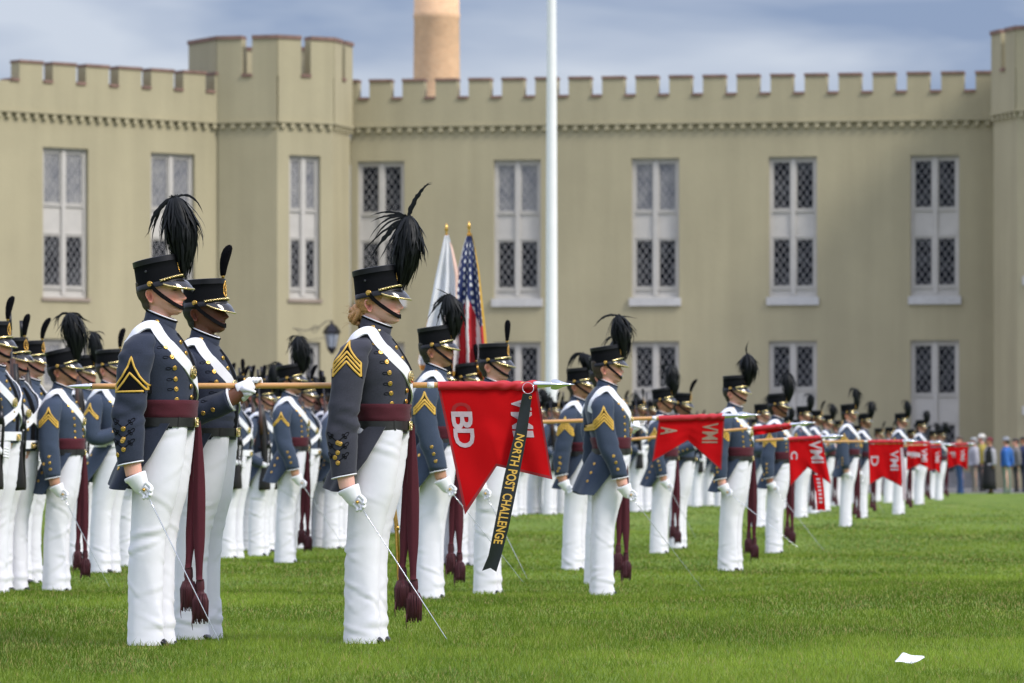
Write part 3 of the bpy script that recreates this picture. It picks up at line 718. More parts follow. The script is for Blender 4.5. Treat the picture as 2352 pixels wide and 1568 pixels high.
def glove_mesh(lod, pose, cuff=.834, side=-1):
    """white cotton glove: turned-back cuff, palm, four unequal fingers and a thumb"""
    mb = MB(); n = 20 if lod == 'hi' else 12
    def fingers(knuckles, curl, r0=.0088):
        for (k, lens, r) in knuckles:
            P = [Vector(k)]; d, b = curl; d = Vector(d).normalized(); ax = Vector(b)
            for q, l in enumerate(lens):
                for h in range(3):
                    P.append(P[-1] + d * l / 3); d = (Matrix.Rotation(math.radians(24 if q else 14), 3, ax) @ d)
            mb.tube(P, [r * (1 - .022 * i) for i in range(len(P))], 10 if lod == 'hi' else 6)
    if pose == 'down':
        z = cuff
        cuff_r = [(z - .054, .044, .035, -.016), (z - .053, .048, .038, -.016), (z - .059, .0495, .039, -.015), (z - .068, .0485, .038, -.011), (z - .083, .046, .034, -.003), (z - .098, .041, .030, .006), (z - .114, .036, .025, .014), (z - .128, .025, .017, .020), (z - .134, .008, .006, .022)]
        mb.grid([[(cx + rx * math.cos(a), -.232 * -side * 1.0 * 1 if False else side * .232 + ry * math.sin(a), zz + .020 * math.cos(a) * (1 if i < 4 else .5)) for a in [2 * math.pi * j / n for j in range(n)]] for i, (zz, rx, ry, cx) in enumerate(cuff_r)], True, False, True, flip=True)
        s = side
        ks = [((.040, s * .258, z - .086), (.026, .022, .018), .0105), ((.034, s * .256, z - .102), (.028, .024, .018), .0106), ((.024, s * .252, z - .117), (.026, .022, .017), .0100), ((.010, s * .246, z - .128), (.020, .018, .014), .0092)]
        fingers(ks, ((.75, .25 * -s, -.65), (0, 0, -s * -1.0)))
        mb.tube([(-.005, s * .222, z - .085), (.022, s * .214, z - .096), (.040, s * .215, z - .112), (.046, s * .222, z - .128)], [.014, .012, .0105, .008], 8)
    elif pose == 'pole':
        main, mb = mb, MB()
        # wrist comes from the left and below; the hand closes on the pole from its far side
        c = Vector((.262, -.304, 1.170))
        path = [(.282, -.305, 1.158), (.288, -.305, 1.161), (.300, -.305, 1.170), (.318, -.303, 1.183), (.336, -.300, 1.195), (.352, -.297, 1.203)]
        mb.tube(path, [.0475, .0485, .045, .039, .033, .019], n, flat=.62)
        for k, (dx, l, r) in enumerate(((.0, 1.0, .0095), (.019, 1.08, .0098), (.037, 1.0, .0094), (.053, .82, .0085))):
            x = .322 + dx; P = [(x - .012, -.300, 1.207), (x, -.296, 1.222), (x + .004, -.278, 1.227), (x + .005, -.262, 1.214), (x + .004, -.264, 1.192), (x, -.282, 1.183)]
            mb.tube(P, [r * 1.05, r * 1.02, r, r * .95, r * .9, r * .75], 8)
        mb.tube([(.302, -.326, 1.176), (.326, -.335, 1.174), (.348, -.334, 1.168), (.370, -.330, 1.160)], [.016, .0135, .0115, .0075], 10)
        mb.tube([(.305, -.31, 1.152), (.330, -.325, 1.154), (.352, -.328, 1.158)], [.02, .016, .011], 10)
        main.add([(v[0] + .025, v[1], v[2] + .052) for v in mb.v], mb.f); mb = main
    elif pose in ('rifle', 'chest', 'left'):
        c, d = {'rifle': ((.135, -.165, .935), Vector((.85, .3, -.2))), 'chest': ((.205, -.11, 1.145), Vector((.8, .6, .1))), 'left': ((.155, -.07, 1.27), Vector((.1, -.9, .25)))}[pose]
        c = Vector(c); d.normalize(); mb.tube([c - d * .05, c - d * .03, c, c + d * .03, c + d * .045], [.034, .036, .040, .034, .018], n, flat=.8)
        for k in range(4):
            p = c + d * .018 + Vector((.0, 0, .026 - .018 * k)); mb.tube([p, p + d * .028 + Vector((.006, -.004, 0)), p + d * .034 + Vector((.012, .020, -.004))], [.0098, .0094, .008], 6)
        mb.tube([c + Vector((0, 0, .03)), c + Vector((.016, -.01, .045)), c + d * .03 + Vector((.01, 0, .05))], [.012, .0105, .008], 6)
    return mb
def sash_mesh(lod, fem, white=False):
    mb = MB(); n = 48 if lod == 'hi' else 24; zs = [1.040, 1.044, 1.06, 1.082, 1.10, 1.118, 1.122] if not white else [1.0, 1.003, 1.03, 1.06, 1.064]
    mb.grid([[TP(2 * math.pi * j / n, z, .010 + (.004 if 0 < i < len(zs) - 1 else 0) + .0015 * math.sin(j * .9 + z * 90), fem) for j in range(n)] for i, z in enumerate(zs)], True, flip=False)
    return mb
def belt_mesh(lod, fem, z0=1.0, z1=1.042, off=.015):
    mb = MB(); n = 96 if lod == 'hi' else 40
    mb.grid([[TP(2 * math.pi * j / n, z, off + o, fem) for j in range(n)] for z, o in ((z0, -.003), (z0 + .001, .002), (z1 - .001, .002), (z1, -.003))], True)
    mb.grid([[TP(t, z, off + o, fem) for t in (-.95, -.87)] for z, o in ((z0 - .002, -.002), (z0 - .001, .005), (z1 + .001, .005), (z1 + .002, -.002))], False)
    return mb
def crossbelt_mesh(lod, fem, s=-1):
    """from over the shoulder down to the other hip, front and back"""
    mb = MB(); path = []
    key = [(-2.6, 1.30), (-2.35, 1.38), (-2.05, 1.428), (-1.75, 1.452), (-1.45, 1.455), (-1.25, 1.438), (-1.03, 1.395), (-.62, 1.312), (-.33, 1.258), (0, 1.212), (.35, 1.17), (.8, 1.13), (1.3, 1.07), (1.9, 1.03)]
    Q = []
    for i in range(len(key) - 1):
        for k in range(6):
            f = k / 6; K = [key[max(i - 1, 0)], key[i], key[i + 1], key[min(i + 2, len(key) - 1)]]
            Q.append(tuple(.5 * (2 * K[1][c] + (K[2][c] - K[0][c]) * f + (2 * K[0][c] - 5 * K[1][c] + 4 * K[2][c] - K[3][c]) * f * f + (3 * K[1][c] - K[0][c] - 3 * K[2][c] + K[3][c]) * f ** 3) for c in (0, 1)))
    pts = [TP(t * 1.0, z, .012, fem) for t, z in Q]; pts2 = []
    for i, (t, z) in enumerate(Q):
        p = TP(t, z, .012, fem)
        if z > 1.39 and t < 0: p = p + Vector((0, -.016, .010)) * sm(1.39, 1.45, z)
        pts2.append(p)
    rows = []
    for i, p in enumerate(pts2):
        d = (pts2[min(i + 1, len(pts2) - 1)] - pts2[max(i - 1, 0)]).normalized(); c = Vector((.05, 0, p.z - (.10 if p.z > 1.38 else 0))); o = (p - c).normalized(); w = d.cross(o).normalized(); o = w.cross(d).normalized()
        if (p - c).dot(o) < 0: o = -o
        rows.append([p + w * .0245 - o * .006, p + w * .0245, p + w * .0243 + o * .0012, p + o * .0022, p - w * .0243 + o * .0012, p - w * .0245, p - w * .0245 - o * .006])
    rows = [[Vector((q.x, q.y * (1 if s < 0 else -1), q.z)) for q in r] for r in rows]
    for a, b in ((0, 2), (2, 5), (5, 7)): mb.grid([r[a:b] for r in rows], False, flip=s < 0)
    mb.grid([r[1:3] for r in rows], False, flip=s < 0); mb.grid([r[4:6] for r in rows], False, flip=s < 0); return mb
def plate_mesh():
    mb = MB(); R = []
    for k, (s, o) in enumerate(((1.0, 0), (1.0, .003), (.93, .005), (.86, .004), (.6, .007), (.05, .009))): R.append([(o, .023 * s * math.cos(2 * math.pi * j / 20), .031 * s * math.sin(2 * math.pi * j / 20)) for j in range(20)])
    mb.grid(R, True, True, True)
    for k in range(8): mb.lathe([(.0, -.002), (.004, .001), (.0, .004)], Matrix.Translation((.007, .010 * math.cos(k * .785), .014 * math.sin(k * .785))) @ Matrix.Rotation(1.57, 4, 'Y'), 6)
    return mb
def buckle_mesh():
    mb = MB(); R = []
    for s, o in ((1.0, 0), (1.0, .004), (.9, .0065), (.82, .0045), (.1, .006)): R.append([(o, s * y, s * z) for y, z in [(.034 * math.copysign(abs(math.cos(a)) ** .4, math.cos(a)), .0225 * math.copysign(abs(math.sin(a)) ** .4, math.sin(a))) for a in [2 * math.pi * (j + .5) / 20 for j in range(20)]]])
    mb.grid(R, True, True, True)
    rr = random.Random(3)
    for k in range(14): mb.lathe([(.0, -.003), (.005, .0), (.0, .003)], Matrix.Translation((.006, rr.uniform(-.022, .022), rr.uniform(-.012, .012))) @ Matrix.Rotation(1.57, 4, 'Y'), 6)
    return mb
def sash_end_mesh(which, lod):
    """hanging end of the sash, gathered into a tassel"""
    mb = MB(); x0, x1, zt, zb, y = ((.190, .150, 1.03, .355, .13), (.198, .205, 1.03, .300, .115))[which]; n = 14; m = 30 if lod != 'lo' else 10; R = []
    for i in range(m + 1):
        t = i / m; c = Vector((lerp(x0, x1, t ** 1.4), y + .01 * math.sin(t * 4), lerp(zt, zb, t))); w = .009 + .020 * math.sin(min(1, t * 1.7) * math.pi / 2) * (1 - .62 * sm(.72, 1, t)); f = .006 + .010 * (1 - abs(2 * t - 1))
        R.append([c + Vector((w * math.cos(a) + .003 * math.sin(a * 3 + t * 5), f * math.sin(a) * (1 + .4 * math.cos(a * 4)), 0)) for a in [2 * math.pi * j / n for j in range(n)]])
    mb.grid(R, True, True, True, flip=True); return mb
def tassel_mesh(which, lod):
    mb = MB(); x, zt, y = ((.150, .358, .13), (.205, .303, .125))[which]; zb = zt - .185; n = 16
    prof = [(zt, .017), (zt - .012, .020), (zt - .045, .0215), (zt - .055, .018), (zt - .064, .022), (zt - .09, .031), (zb + .03, .035), (zb + .002, .036), (zb + .012, .02)]
    mb.grid([[(x + r * math.cos(a) * (1 + .05 * math.sin(a * 8)), y + r * .7 * math.sin(a), z) for a in [2 * math.pi * j / n for j in range(n)]] for z, r in prof], True, True, True, flip=True)
    rr = random.Random(which + 5)
    if lod != 'lo':
        for i in range(90 if lod == 'hi' else 30):
            a = rr.uniform(0, 6.28); r = .035; p0 = Vector((x + .026 * math.cos(a), y + .018 * math.sin(a), zt - .066)); p1 = Vector((x + .039 * math.cos(a), y + .028 * math.sin(a), zt - .10)); p2 = Vector((x + r * 1.02 * math.cos(a), y + r * .72 * math.sin(a), zb + rr.uniform(-.022, .008)))
            mb.tube([p0, p1, p2], .0021, 4)
        mb.tube([(x - .03, y - .02, zb + .02), (x - .034, y - .02, zb - .02), (x - .03, y - .02, zb - .05)], [.003, .0025, .001], 5)
    return mb
def shoe_mesh(side):
    mb = MB(); y = side * .088; prof = [(-.058, .026, .05), (-.045, .040, .08), (.0, .042, .085), (.04, .044, .07), (.075, .044, .045), (.094, .036, .03), (.104, .016, .016)]
    mb.grid([[(x, y + w * math.cos(a), max(.002, h * .5 + h * .5 * math.sin(a))) for a in [2 * math.pi * j / 12 for j in range(12)]] for x, w, h in prof], True, True, True); return mb

def orient(nor):      # rotation taking local +z to nor
    return nor.to_track_quat('Z', 'Y').to_euler()
def assemble(X, Y, Z, k=1.0, yaw=-12, lod='mid', f=0, skin='fair', hair='dark', arms='down', left='down', rank=3, sash=True, plume=('cock', 1), tilt=7, cuff=.834, dx=0.0, seed=1,
             xbelts=1, label=None, group=None, white_belt=False, chev_top=None, sleeve_hw=None, hatdx=0.0, apex=None, strays=None, fat=1.0, bend=0.0, bottom=(.118, .03), tall=1.0, scabbard=False, chin=True, headturn=0, wool=None, gap=0, fwd=0.0):
    sk = SKIN[skin]; me = get_body(lod, f, sk, arms, cuff, dx, left, fwd)
    root = link('person', me, None, (X, Y, Z), (0, 0, math.radians(yaw))); root.scale = (k, k, k)
    tag(root, label, 'cadet', group)
    if lod == 'hi':
        ca = None
    # hair
    hm = cached(('hair', f, lod, hair), lambda: hair_mesh('bun' if f else 'short', lod).mesh('hair', [{'dark': M_hair_dark, 'black': M_hair_black, 'brown': M_hair_brown, 'red': M_hair_red}[hair]]))
    h = link('hair', hm, root)
    if f:
        bm_ = cached(('bun', hair), lambda: bun_mesh().mesh('hair_bun', [{'dark': M_hair_dark, 'black': M_hair_black, 'brown': M_hair_brown, 'red': M_hair_red}[hair]])); link('hair_bun', bm_, h)
    # shako
    sh = link('shako', cached(('shako', lod), lambda: shako_mesh(lod).mesh('shako', [M_felt, M_band])), root, (.050 + hatdx, 0, 1.637 - (.012 if f else 0)), (0, math.radians(-tilt), 0))
    link('visor', cached(('visor', lod), lambda: visor_mesh(lod).mesh('visor', [M_patent, M_brass_p])), sh)
    link('chain', cached(('chain', lod), lambda: chain_mesh(lod).mesh('chain', [M_brass_p])), sh)
    link('badge', cached(('badge', lod), lambda: badge_mesh(lod).mesh('badge', [M_brass])), sh)
    bt = cached('btn_hat', lambda: button_mesh(.0135, 16).mesh('button', [M_brass]))
    for s in (-1, 1): link('button', bt, sh, (-.026, s * .0965, .019), (math.radians(90 if s < 0 else -90), 0, 0))
    if lod == 'hi': link('vent', cached('vent', lambda: button_mesh(.0065, 12).mesh('vent', [M_patent])), sh, (-.034, -.0925, .078), (math.radians(90), 0, 0))
    if plume[0] == 'cock':
        pm = cached(('plume', lod, plume[1], seed if (strays or lod == 'hi') else 0, fat, bend, tall, bottom), lambda: plume_mesh(plume[1], lod, strays, apex or (.130, .375), fat, bend, bottom, tall, tilt).mesh('plume', [M_feather]))
    else:
        pm = cached(('pompon', lod, plume[1]), lambda: pompon_mesh(1, lod, *((.03,) if plume[1] == 1 else (.055,) if plume[1] == 2 else (.0, .15, .022))).mesh('plume', [M_plush, M_brass]))
    link('plume', pm, sh)
    if chin: link('chin_strap', cached(('strap', lod), lambda: strap_mesh(lod).mesh('chin_strap', [M_black])), root, (hatdx, 0, -.013 if f else 0))
    # coat
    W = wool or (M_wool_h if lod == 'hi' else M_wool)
    ck = ('coat', lod, cuff, dx, arms, f, left, W.name, fwd)
    cm = cached(ck, lambda: coat_mesh(lod, cuff, dx, arms, f, seed, True, 1.0, left, fwd).mesh('coat', [W, M_black, M_strap]))
    coat = link('coat', cm, root); bv = cached(('bvh',) + ck, lambda: bvh_of(cm))
    bmesh_ = cached('btn', lambda: button_mesh().mesh('button', [M_brass]))
    if lod != 'lo':
        def spots():
            out = []
            for i, (x, z) in enumerate(CHEST + [(.048, 1.479), (-.062, .935), (-.088, .872), (-.115, .812)]):
                if f and i < 7: x = x * 1.0 - .006
                h_ = hit(bv, x, z, .0)
                if h_ and not (arms == 'pole' and z < 1.22 and i < 7): out.append((h_[0], h_[1]))
            for z in (1.385, 1.335, 1.285, 1.235, 1.185, 1.135):
                for th in (-.30,):
                    p = TP(th, z, .009, f); out.append((p, (TP(th, z, .05, f) - p).normalized()))
            if arms == 'down':
                for dz in (.155, .109, .062):
                    h_ = hit(bv, -.058 + dx * .9 + fwd * sm(1.26, .80, cuff + dz) * (1 if fwd else 0) + .01 * (1 if fwd else 0), cuff + dz, 0)
                    if h_: out.append(h_)
            elif arms == 'pole':
                for x, z in ((.085, 1.100), (.135, 1.112), (.185, 1.128)):
                    h_ = hit(bv, x, z, 0)
                    if h_: out.append(h_)
            return out
        for p, nr in cached(('spots',) + ck, spots): link('button', bmesh_, coat, p, orient(nr))
    else:
        def lowbtn():
            mb = MB()
            for x, z in CHEST[1::2] + [(-.058, cuff + .15), (-.058, cuff + .105), (-.058, cuff + .06), (-.11, .86)]:
                h_ = hit(bv, x, z, 0)
                if h_: mb.lathe([(.013, 0), (.010, .005), (.001, .007)], Matrix.Translation(h_[0]) @ h_[1].to_track_quat('Z', 'Y').to_matrix().to_4x4(), 7)
            return mb.mesh('button_row', [M_brass])
        link('button_row', cached(('lowbtn',) + ck, lowbtn), coat)
    if lod == 'hi' and arms == 'down':
        link('cuff_braid', cached(('braid',) + ck, lambda: braid(bv, [(-.058 + dx * .9, cuff + z) for z in (.155, .109, .062)]).mesh('cuff_braid', [M_black])), coat)
    if lod == 'hi':
        def cb():
            mb = MB(); row = CHEST[1:6]
            for x, z in row:
                P = []
                for k in range(15):
                    t = k / 14 * 2 * math.pi; u, v = x - .014 - .011 * (1 - math.cos(t)), z - .002 + .0055 * math.sin(t); h_ = hit(bv, u, v, .001)
                    if h_: P.append(h_[0])
                if len(P) > 4: mb.tube(P, .0013, 5)
                P = [h_[0] for h_ in [hit(bv, x - .012 - .003 * 0 + .004 * q, z, .001) for q in range(4)] if h_]
                if len(P) > 2: mb.tube(P, .0013, 5)
            return mb.mesh('chest_braid', [M_black])
        link('chest_braid', cached(('cbraid',) + ck, cb), coat)
    if rank and arms in ('down', 'chest') and not (arms == 'chest' and rank == 'triangle'):
        ct = chev_top or (1.345 if rank != 'triangle' else 1.315); hw = sleeve_hw or .066
        link('chevron', cached(('chev', rank, ct, hw) + ck, lambda: chevron(bv, rank, -.030 + dx * .6, ct, hw, lod == 'hi').mesh('chevron', [M_black, M_gold])), coat)
    if lod == 'hi' and f:
        def star():
            mb = MB(); h_ = hit(bv, .078, 1.463, .002); c = h_[0]; R0 = []
            for k in range(10): a = math.pi / 2 + k * math.pi / 5; r = .0095 if k % 2 == 0 else .004; R0.append((c.x + r * math.cos(a), c.y + .45 * r * math.cos(a), c.z + r * math.sin(a)))
            mb.add(R0 + [tuple(c + Vector((0, -.003, 0)))], [(k, (k + 1) % 10, 10) for k in range(10)]); return mb.mesh('collar_star', [M_brass_p])
        link('collar_star', star(), coat)
    # belts
    cb_ = link('cross_belt', cached(('cross', lod, f, -1), lambda: crossbelt_mesh(lod, f, -1).mesh('cross_belt', [M_strap])), root)
    if xbelts == 2: link('cross_belt', cached(('cross', lod, f, 1), lambda: crossbelt_mesh(lod, f, 1).mesh('cross_belt', [M_strap])), root)
    link('breastplate', cached('plate', lambda: plate_mesh().mesh('breastplate', [M_brass_p])), cb_, TP(-.26, 1.247, .021, f), (0, 0, -.32))
    if not white_belt:
        wb = link('waist_belt', cached(('belt', lod, f), lambda: belt_mesh(lod, f).mesh('waist_belt', [M_leather], smooth=False)), root)
    else:
        wb = link('waist_belt', cached(('wbelt', lod, f), lambda: belt_mesh(lod, f, 1.0, 1.058).mesh('waist_belt', [M_strap], smooth=False)), root)
    link('buckle', cached('buckle', lambda: buckle_mesh().mesh('buckle', [M_brass_p])), wb, TP(0, 1.022, .018, f) + Vector((0, 0, 0)))
    if sash:
        ws = link('waist_sash', cached(('sash', lod, f), lambda: sash_mesh(lod, f).mesh('waist_sash', [M_maroon])), root)
        for w in (0, 1):
            e = link('sash_end', cached(('send', w, lod), lambda: sash_end_mesh(w, lod).mesh('sash_end', [M_maroon])), ws)
            link('tassel', cached(('tas', w, lod), lambda: tassel_mesh(w, lod).mesh('tassel', [M_tassel])), ws)
    link('trousers', cached(('trs', lod == 'hi', seed % 5 if lod != 'hi' else seed), lambda: trousers_mesh('hi' if lod == 'hi' else 'trs', seed * 3.7, fx=.004 + .008 * (seed % 3)).mesh('trousers', [M_white])), root)
    for s in (-1, 1): link('shoe', cached(('shoe', s), lambda: shoe_mesh(s).mesh('shoe', [M_shoe])), root)
    link('glove', cached(('glove', lod, arms, cuff), lambda: glove_mesh(lod, {'down': 'down', 'pole': 'pole', 'rifle': 'rifle', 'chest': 'chest'}[arms], cuff).mesh('glove', [M_glove])), root, (dx + fwd, 0, 0) if arms == 'down' else None)
    lg = 'left' if left != 'down' else 'down'
    link('glove', cached(('gloveL', lod, lg, cuff), lambda: glove_mesh('mid' if lod == 'hi' else lod, lg, cuff, 1).mesh('glove', [M_glove])), root)
    if scabbard:
        def sc():
            mb = MB(); mb.tube([(.05, .19, .98), (.11, .185, .55), (.125, .18, .22)], [.011, .010, .008], 8, flat=.6); mb.tube([(.110, .185, .55), (.112, .185, .53)], .013, 8); return mb.mesh('scabbard', [M_brass])
        link('scabbard', cached('scab', sc), root)
    bpy.context.view_layer.update()
    return root

# ---- arms and colours --------------------------------------------------------------
def sword(hilt, tip, label, group='drawn swords pointing at the grass'):
    """slim parade sword: grip, guard, blade; hilt and tip are world points"""
    hilt, tip = Vector(hilt), Vector(tip); d = (tip - hilt).normalized()
    root = empty('sword', hilt); tag(root, label, 'sword', group); q = d.to_track_quat('Z', 'Y').to_matrix().to_4x4(); Ln = (tip - hilt).length
    def mk(fn, name, mats):
        mb = fn(); me = mb.mesh(name, mats); me.transform(q); link(name, me, root)
    def bl():
        mb = MB(); mb.grid([[(w, 0, z), (0, w * .35, z), (-w, 0, z), (0, -w * .35, z)] for z, w in ((.0, .0085), (.1, .0085), (Ln * .6, .0070), (Ln - .03, .0048), (Ln, .0006))], True, True, True); return mb
    def gd():
        mb = MB(); mb.lathe([(.006, -.012), (.016, -.006), (.018, .0), (.008, .006)], None, 12); mb.tube([(-.034, 0, 0), (-.016, 0, .006), (.016, 0, .006), (.034, 0, 0)], [.007, .0055, .0055, .007], 8)
        mb.lathe([(.003, -.098), (.010, -.09), (.010, -.082), (.006, -.078)], None, 12); return mb
    mk(bl, 'blade', [M_steel]); mk(gd, 'guard', [M_brass]); mk(lambda: (lambda m: (m.lathe([(.007, -.078), (.009, -.06), (.009, -.03), (.008, -.008)], None, 10), m)[1])(MB()), 'grip', [M_black]); return root
def local_pt(o, p): return o.matrix_world @ Vector(p)
def person_sword(o, cuff, tip_local, label, dx=0.0, fwd=0.0):
    h = local_pt(o, (.030 + dx + fwd, -.236, cuff - .118)); t = local_pt(o, tip_local); return sword(h, t, label)
def rifle_build():
    root = {}
    def st():
        mb = MB(); mb.grid([[(x + a, y, z) for a, y in ((-h, -.016), (-h, .016), (h, .016), (h, -.016))] for z, x, h in ((-.62, .0, .055), (-.60, .0, .060), (-.50, .008, .052), (-.38, .022, .034), (-.30, .022, .028), (-.22, .018, .034), (.0, .016, .032), (.12, .012, .028), (.26, .010, .024))], True, True, True); return mb.mesh('stock', [M_rifle])
    def hg():
        mb = MB(); mb.tube([(.0, 0, -.05), (.0, 0, .08), (.0, 0, .30)], [.026, .026, .020], 10); return mb.mesh('hand_guard', [M_walnut])
    def ba():
        mb = MB(); mb.tube([(-.008, 0, -.2), (-.008, 0, .50)], .0095, 10); mb.tube([(-.008, 0, .50), (-.008, 0, .62)], .013, 10); mb.box(-.034, -.008, -.004, .004, .44, .455); mb.box(-.04, -.01, -.012, .012, -.20, -.17); return mb.mesh('barrel', [M_gun])
    def mg():
        mb = MB(); mb.box(.03, .085, -.013, .013, -.20, -.11); return mb.mesh('magazine', [M_gun])
    def sl():
        mb = MB(); mb.tube([(.05, 0, -.5), (.085, 0, -.2), (.06, 0, .0), (.03, 0, .22)], [.012, .012, .012, .012], 6, flat=.25); return mb.mesh('sling', [M_leather])
    return [('stock', cached('r1', st)), ('hand_guard', cached('r2', hg)), ('barrel', cached('r3', ba)), ('magazine', cached('r4', mg)), ('sling', cached('r5', sl))]
def rifle(o, label, group='rifles held upright by the cadets', loc=(.085, -.175, 1.30), lean=-3, full=True):
    r = empty('rifle'); tag(r, label, 'rifle', group); r.matrix_world = o.matrix_world @ Matrix.Translation(loc) @ Matrix.Rotation(math.radians(lean), 4, 'Y')
    for n, me in rifle_build()[:5 if full else 3]: link(n, me, r)
    return r
def text_faces(s, size=1.0, bold=.03, space=1.0):
    cu = bpy.data.curves.new('t', 'FONT'); cu.body = s; cu.size = size; cu.offset = bold; cu.space_character = space; cu.fill_mode = 'FRONT'; cu.resolution_u = 3
    o = bpy.data.objects.new('t', cu); COL.objects.link(o); bpy.context.view_layer.update(); me = o.to_mesh()
    import bmesh
    bm = bmesh.new(); bm.from_mesh(me); bmesh.ops.remove_doubles(bm, verts=bm.verts, dist=1e-5); bmesh.ops.triangulate(bm, faces=bm.faces)
    for _ in range(3):
        ed = [e for e in bm.edges if e.calc_length() > .13]
        if ed: bmesh.ops.subdivide_edges(bm, edges=ed, cuts=1, use_grid_fill=False); bmesh.ops.triangulate(bm, faces=bm.faces)
    bm.verts.index_update(); v = [tuple(p.co) for p in bm.verts]; f = [tuple(q.index for q in p.verts) for p in bm.faces]; bm.free(); o.to_mesh_clear(); bpy.data.objects.remove(o); bpy.data.curves.remove(cu)
    x0, x1 = min(p[0] for p in v), max(p[0] for p in v); y0, y1 = min(p[1] for p in v), max(p[1] for p in v)
    return [((p[0] - x0) / (x1 - x0), (p[1] - y0) / (y1 - y0)) for p in v], f
class Guidon:
    """red swallow-tailed company colour hanging from a pole held level; pixel outlines are turned into real sizes at distance d"""
    def __init__(s, d, pole, tipx, flag, label, ferrule=None, pole_y=None, r=.0135, tape=True, seed=0, waves=.012, tail_off=None):
        # pole: (x0,y0,x1,y1) pixels; flag: (x0, x1, tailL, notch, tailR) points in pixels
        s.d = d; s.root = empty('guidon', at(pole[0], pole[1], d)); tag(s.root, label, 'guidon', 'red guidons carried level'); o = s.root.location; s.o = o; s.seed = seed; s.waves = waves
        P = lambda x, y, dy=0: at(x, y, d + dy) - o
        x0, y0, x1, y1 = pole; fx0, fx1, TL, NT, TR = flag; py = lambda x: lerp(y0, y1, (x - x0) / (x1 - x0))
        mb = MB(); n = 24; mb.tube([P(lerp(x0, fx1, i / n), py(lerp(x0, fx1, i / n))) for i in range(n + 1)], r, 16); mb.build('pole', M_ash, s.root)
        if ferrule:
            mb = MB(); L_ = P(ferrule, py(ferrule)); R_ = P(x0, y0); mb.tube([R_ + Vector((.012, 0, 0)), R_, R_ + Vector((-.004, 0, 0)), R_ + Vector((-.012, 0, 0)), R_.lerp(L_, .35), R_.lerp(L_, .8), L_], [r * 1.08, r * 1.08, r * .8, r * 1.0, r * .8, r * .45, r * .08], 14); mb.build('butt_spike', M_steel, s.root)
        if tape: mb = MB(); xx = fx0 - 18 * (500 * d / 11000) ** -1 * 1.0; mb.tube([P(xx - 7 * 22 / d, py(xx)), P(xx + 9 * 22 / d, py(xx))], r * 1.12, 14); mb.build('tape', M_strap, s.root)
        # spearhead
        S0 = P(fx1, py(fx1)); ln = (tipx - fx1) * d / F; dirv = (P(x1, y1) - P(x0, y0)).normalized(); q = Matrix.Translation(S0) @ dirv.to_track_quat('Z', 'Y').to_matrix().to_4x4()
        mb = MB(); mb.lathe([(r * 1.25, -.02), (r * 1.25, .0), (r * .85, ln * .36), (r * 1.0, ln * .37), (r * 1.0, ln * .385), (r * .5, ln * .40), (r * .45, ln * .8), (.0005, ln)], q, 18); B = MB()
        up = q.inverted().to_3x3() @ Vector((0, 0, 1))
        for sg in (-1, 1):
            out = [(.40, .12), (.385, .75), (.36, 1.45), (.42, 1.75), (.50, 1.85), (.58, 1.5), (.68, .95), (.78, .55), (1.0, .05)]; V = []
            for t, w in out:
                c = Vector((0, 0, ln * t)); V.append([q @ (c + up * (sg * w * r * 1.0)), q @ c + Vector((0, -.0035, 0)), q @ c + Vector((0, .0035, 0))])
            B.grid([[a[0], a[1]] for a in V], False); B.grid([[a[0], a[2]] for a in V], False, flip=True)
        mb.add(B.v, B.f); mb.build('spearhead', M_steel, s.root)
        # sleeve of cloth round the pole
        mb = MB(); R = []; n = 70
        for i in range(n + 1):
            x = lerp(fx0, fx1, i / n); c = P(x, py(x)) + Vector((0, 0, -.004)); row = []
            for j in range(20):
                a = 2 * math.pi * j / 20; tw = .0032 * math.sin(a * 2 + i * .42 + 2 * math.sin(i * .11)) * sm(.3, .7, i / n) + .0022 * nz3(i * .16, a * 1.5, seed); rr_ = r * 1.42 + tw; row.append(c + Vector((0, rr_ * math.cos(a), rr_ * 1.08 * math.sin(a))))
            R.append(row)
        mb.grid(R, True, True, True, flip=True); s.sleeve = mb
        # the fly
        s.TL, s.NT, s.TR, s.fx0, s.fx1, s.py, s.P = TL, NT, TR, fx0, fx1, py, P
        mb.build('sleeve', M_red_s, s.root)
        nn = (NT[0] - TL[0]) / (TR[0] - TL[0]); s.nn = nn; nx, ny = 90, 60; fr, bk = [], []; idx = []
        for i in range(nx + 1):
            a = i / nx; cf, cbk = [], []
            for j in range(ny + 1):
                p = s.pt(a, j / ny); cf.append(p + Vector((0, -.0007, 0))); cbk.append(p + Vector((0, .0007, 0)))
            fr.append(cf); bk.append(cbk)
        mb = MB(); mb.grid(fr, False); k = 0
        for i in range(nx):
            for j in range(ny):
                a = (i + .5) / nx; b = (j + .5) / ny; hm = .022
                mb.m[k] = 1 if (a < hm or a > 1 - hm * 1.2 or b > 1 - .035) else 0; k += 1
        st = len(mb.f); mb.grid(bk, False, flip=True); mb.m[st:] = mb.m[:st]
        mb.build('flag', [M_red, M_red_h], s.root)
    def pt(s, a, b, off=0.0):
        T = (lerp(s.fx0, s.fx1, a), s.py(lerp(s.fx0, s.fx1, a)) + 6)
        Bm = (lerp(s.TL[0], s.NT[0], a / s.nn), lerp(s.TL[1], s.NT[1], a / s.nn)) if a < s.nn else (lerp(s.NT[0], s.TR[0], (a - s.nn) / (1 - s.nn)), lerp(s.NT[1], s.TR[1], (a - s.nn) / (1 - s.nn)))
        px, py = lerp(T[0], Bm[0], b), lerp(T[1], Bm[1], b); u = lerp(s.fx0, s.fx1, a)
        w = s.waves * b * (math.sin(a * 7.5 + b * 1.6 + s.seed) + .45 * math.sin(a * 15 - b * 3 + s.seed * 2)) * min(1, b * 3) + .004 * nz3(a * 5, b * 4, s.seed + .5)
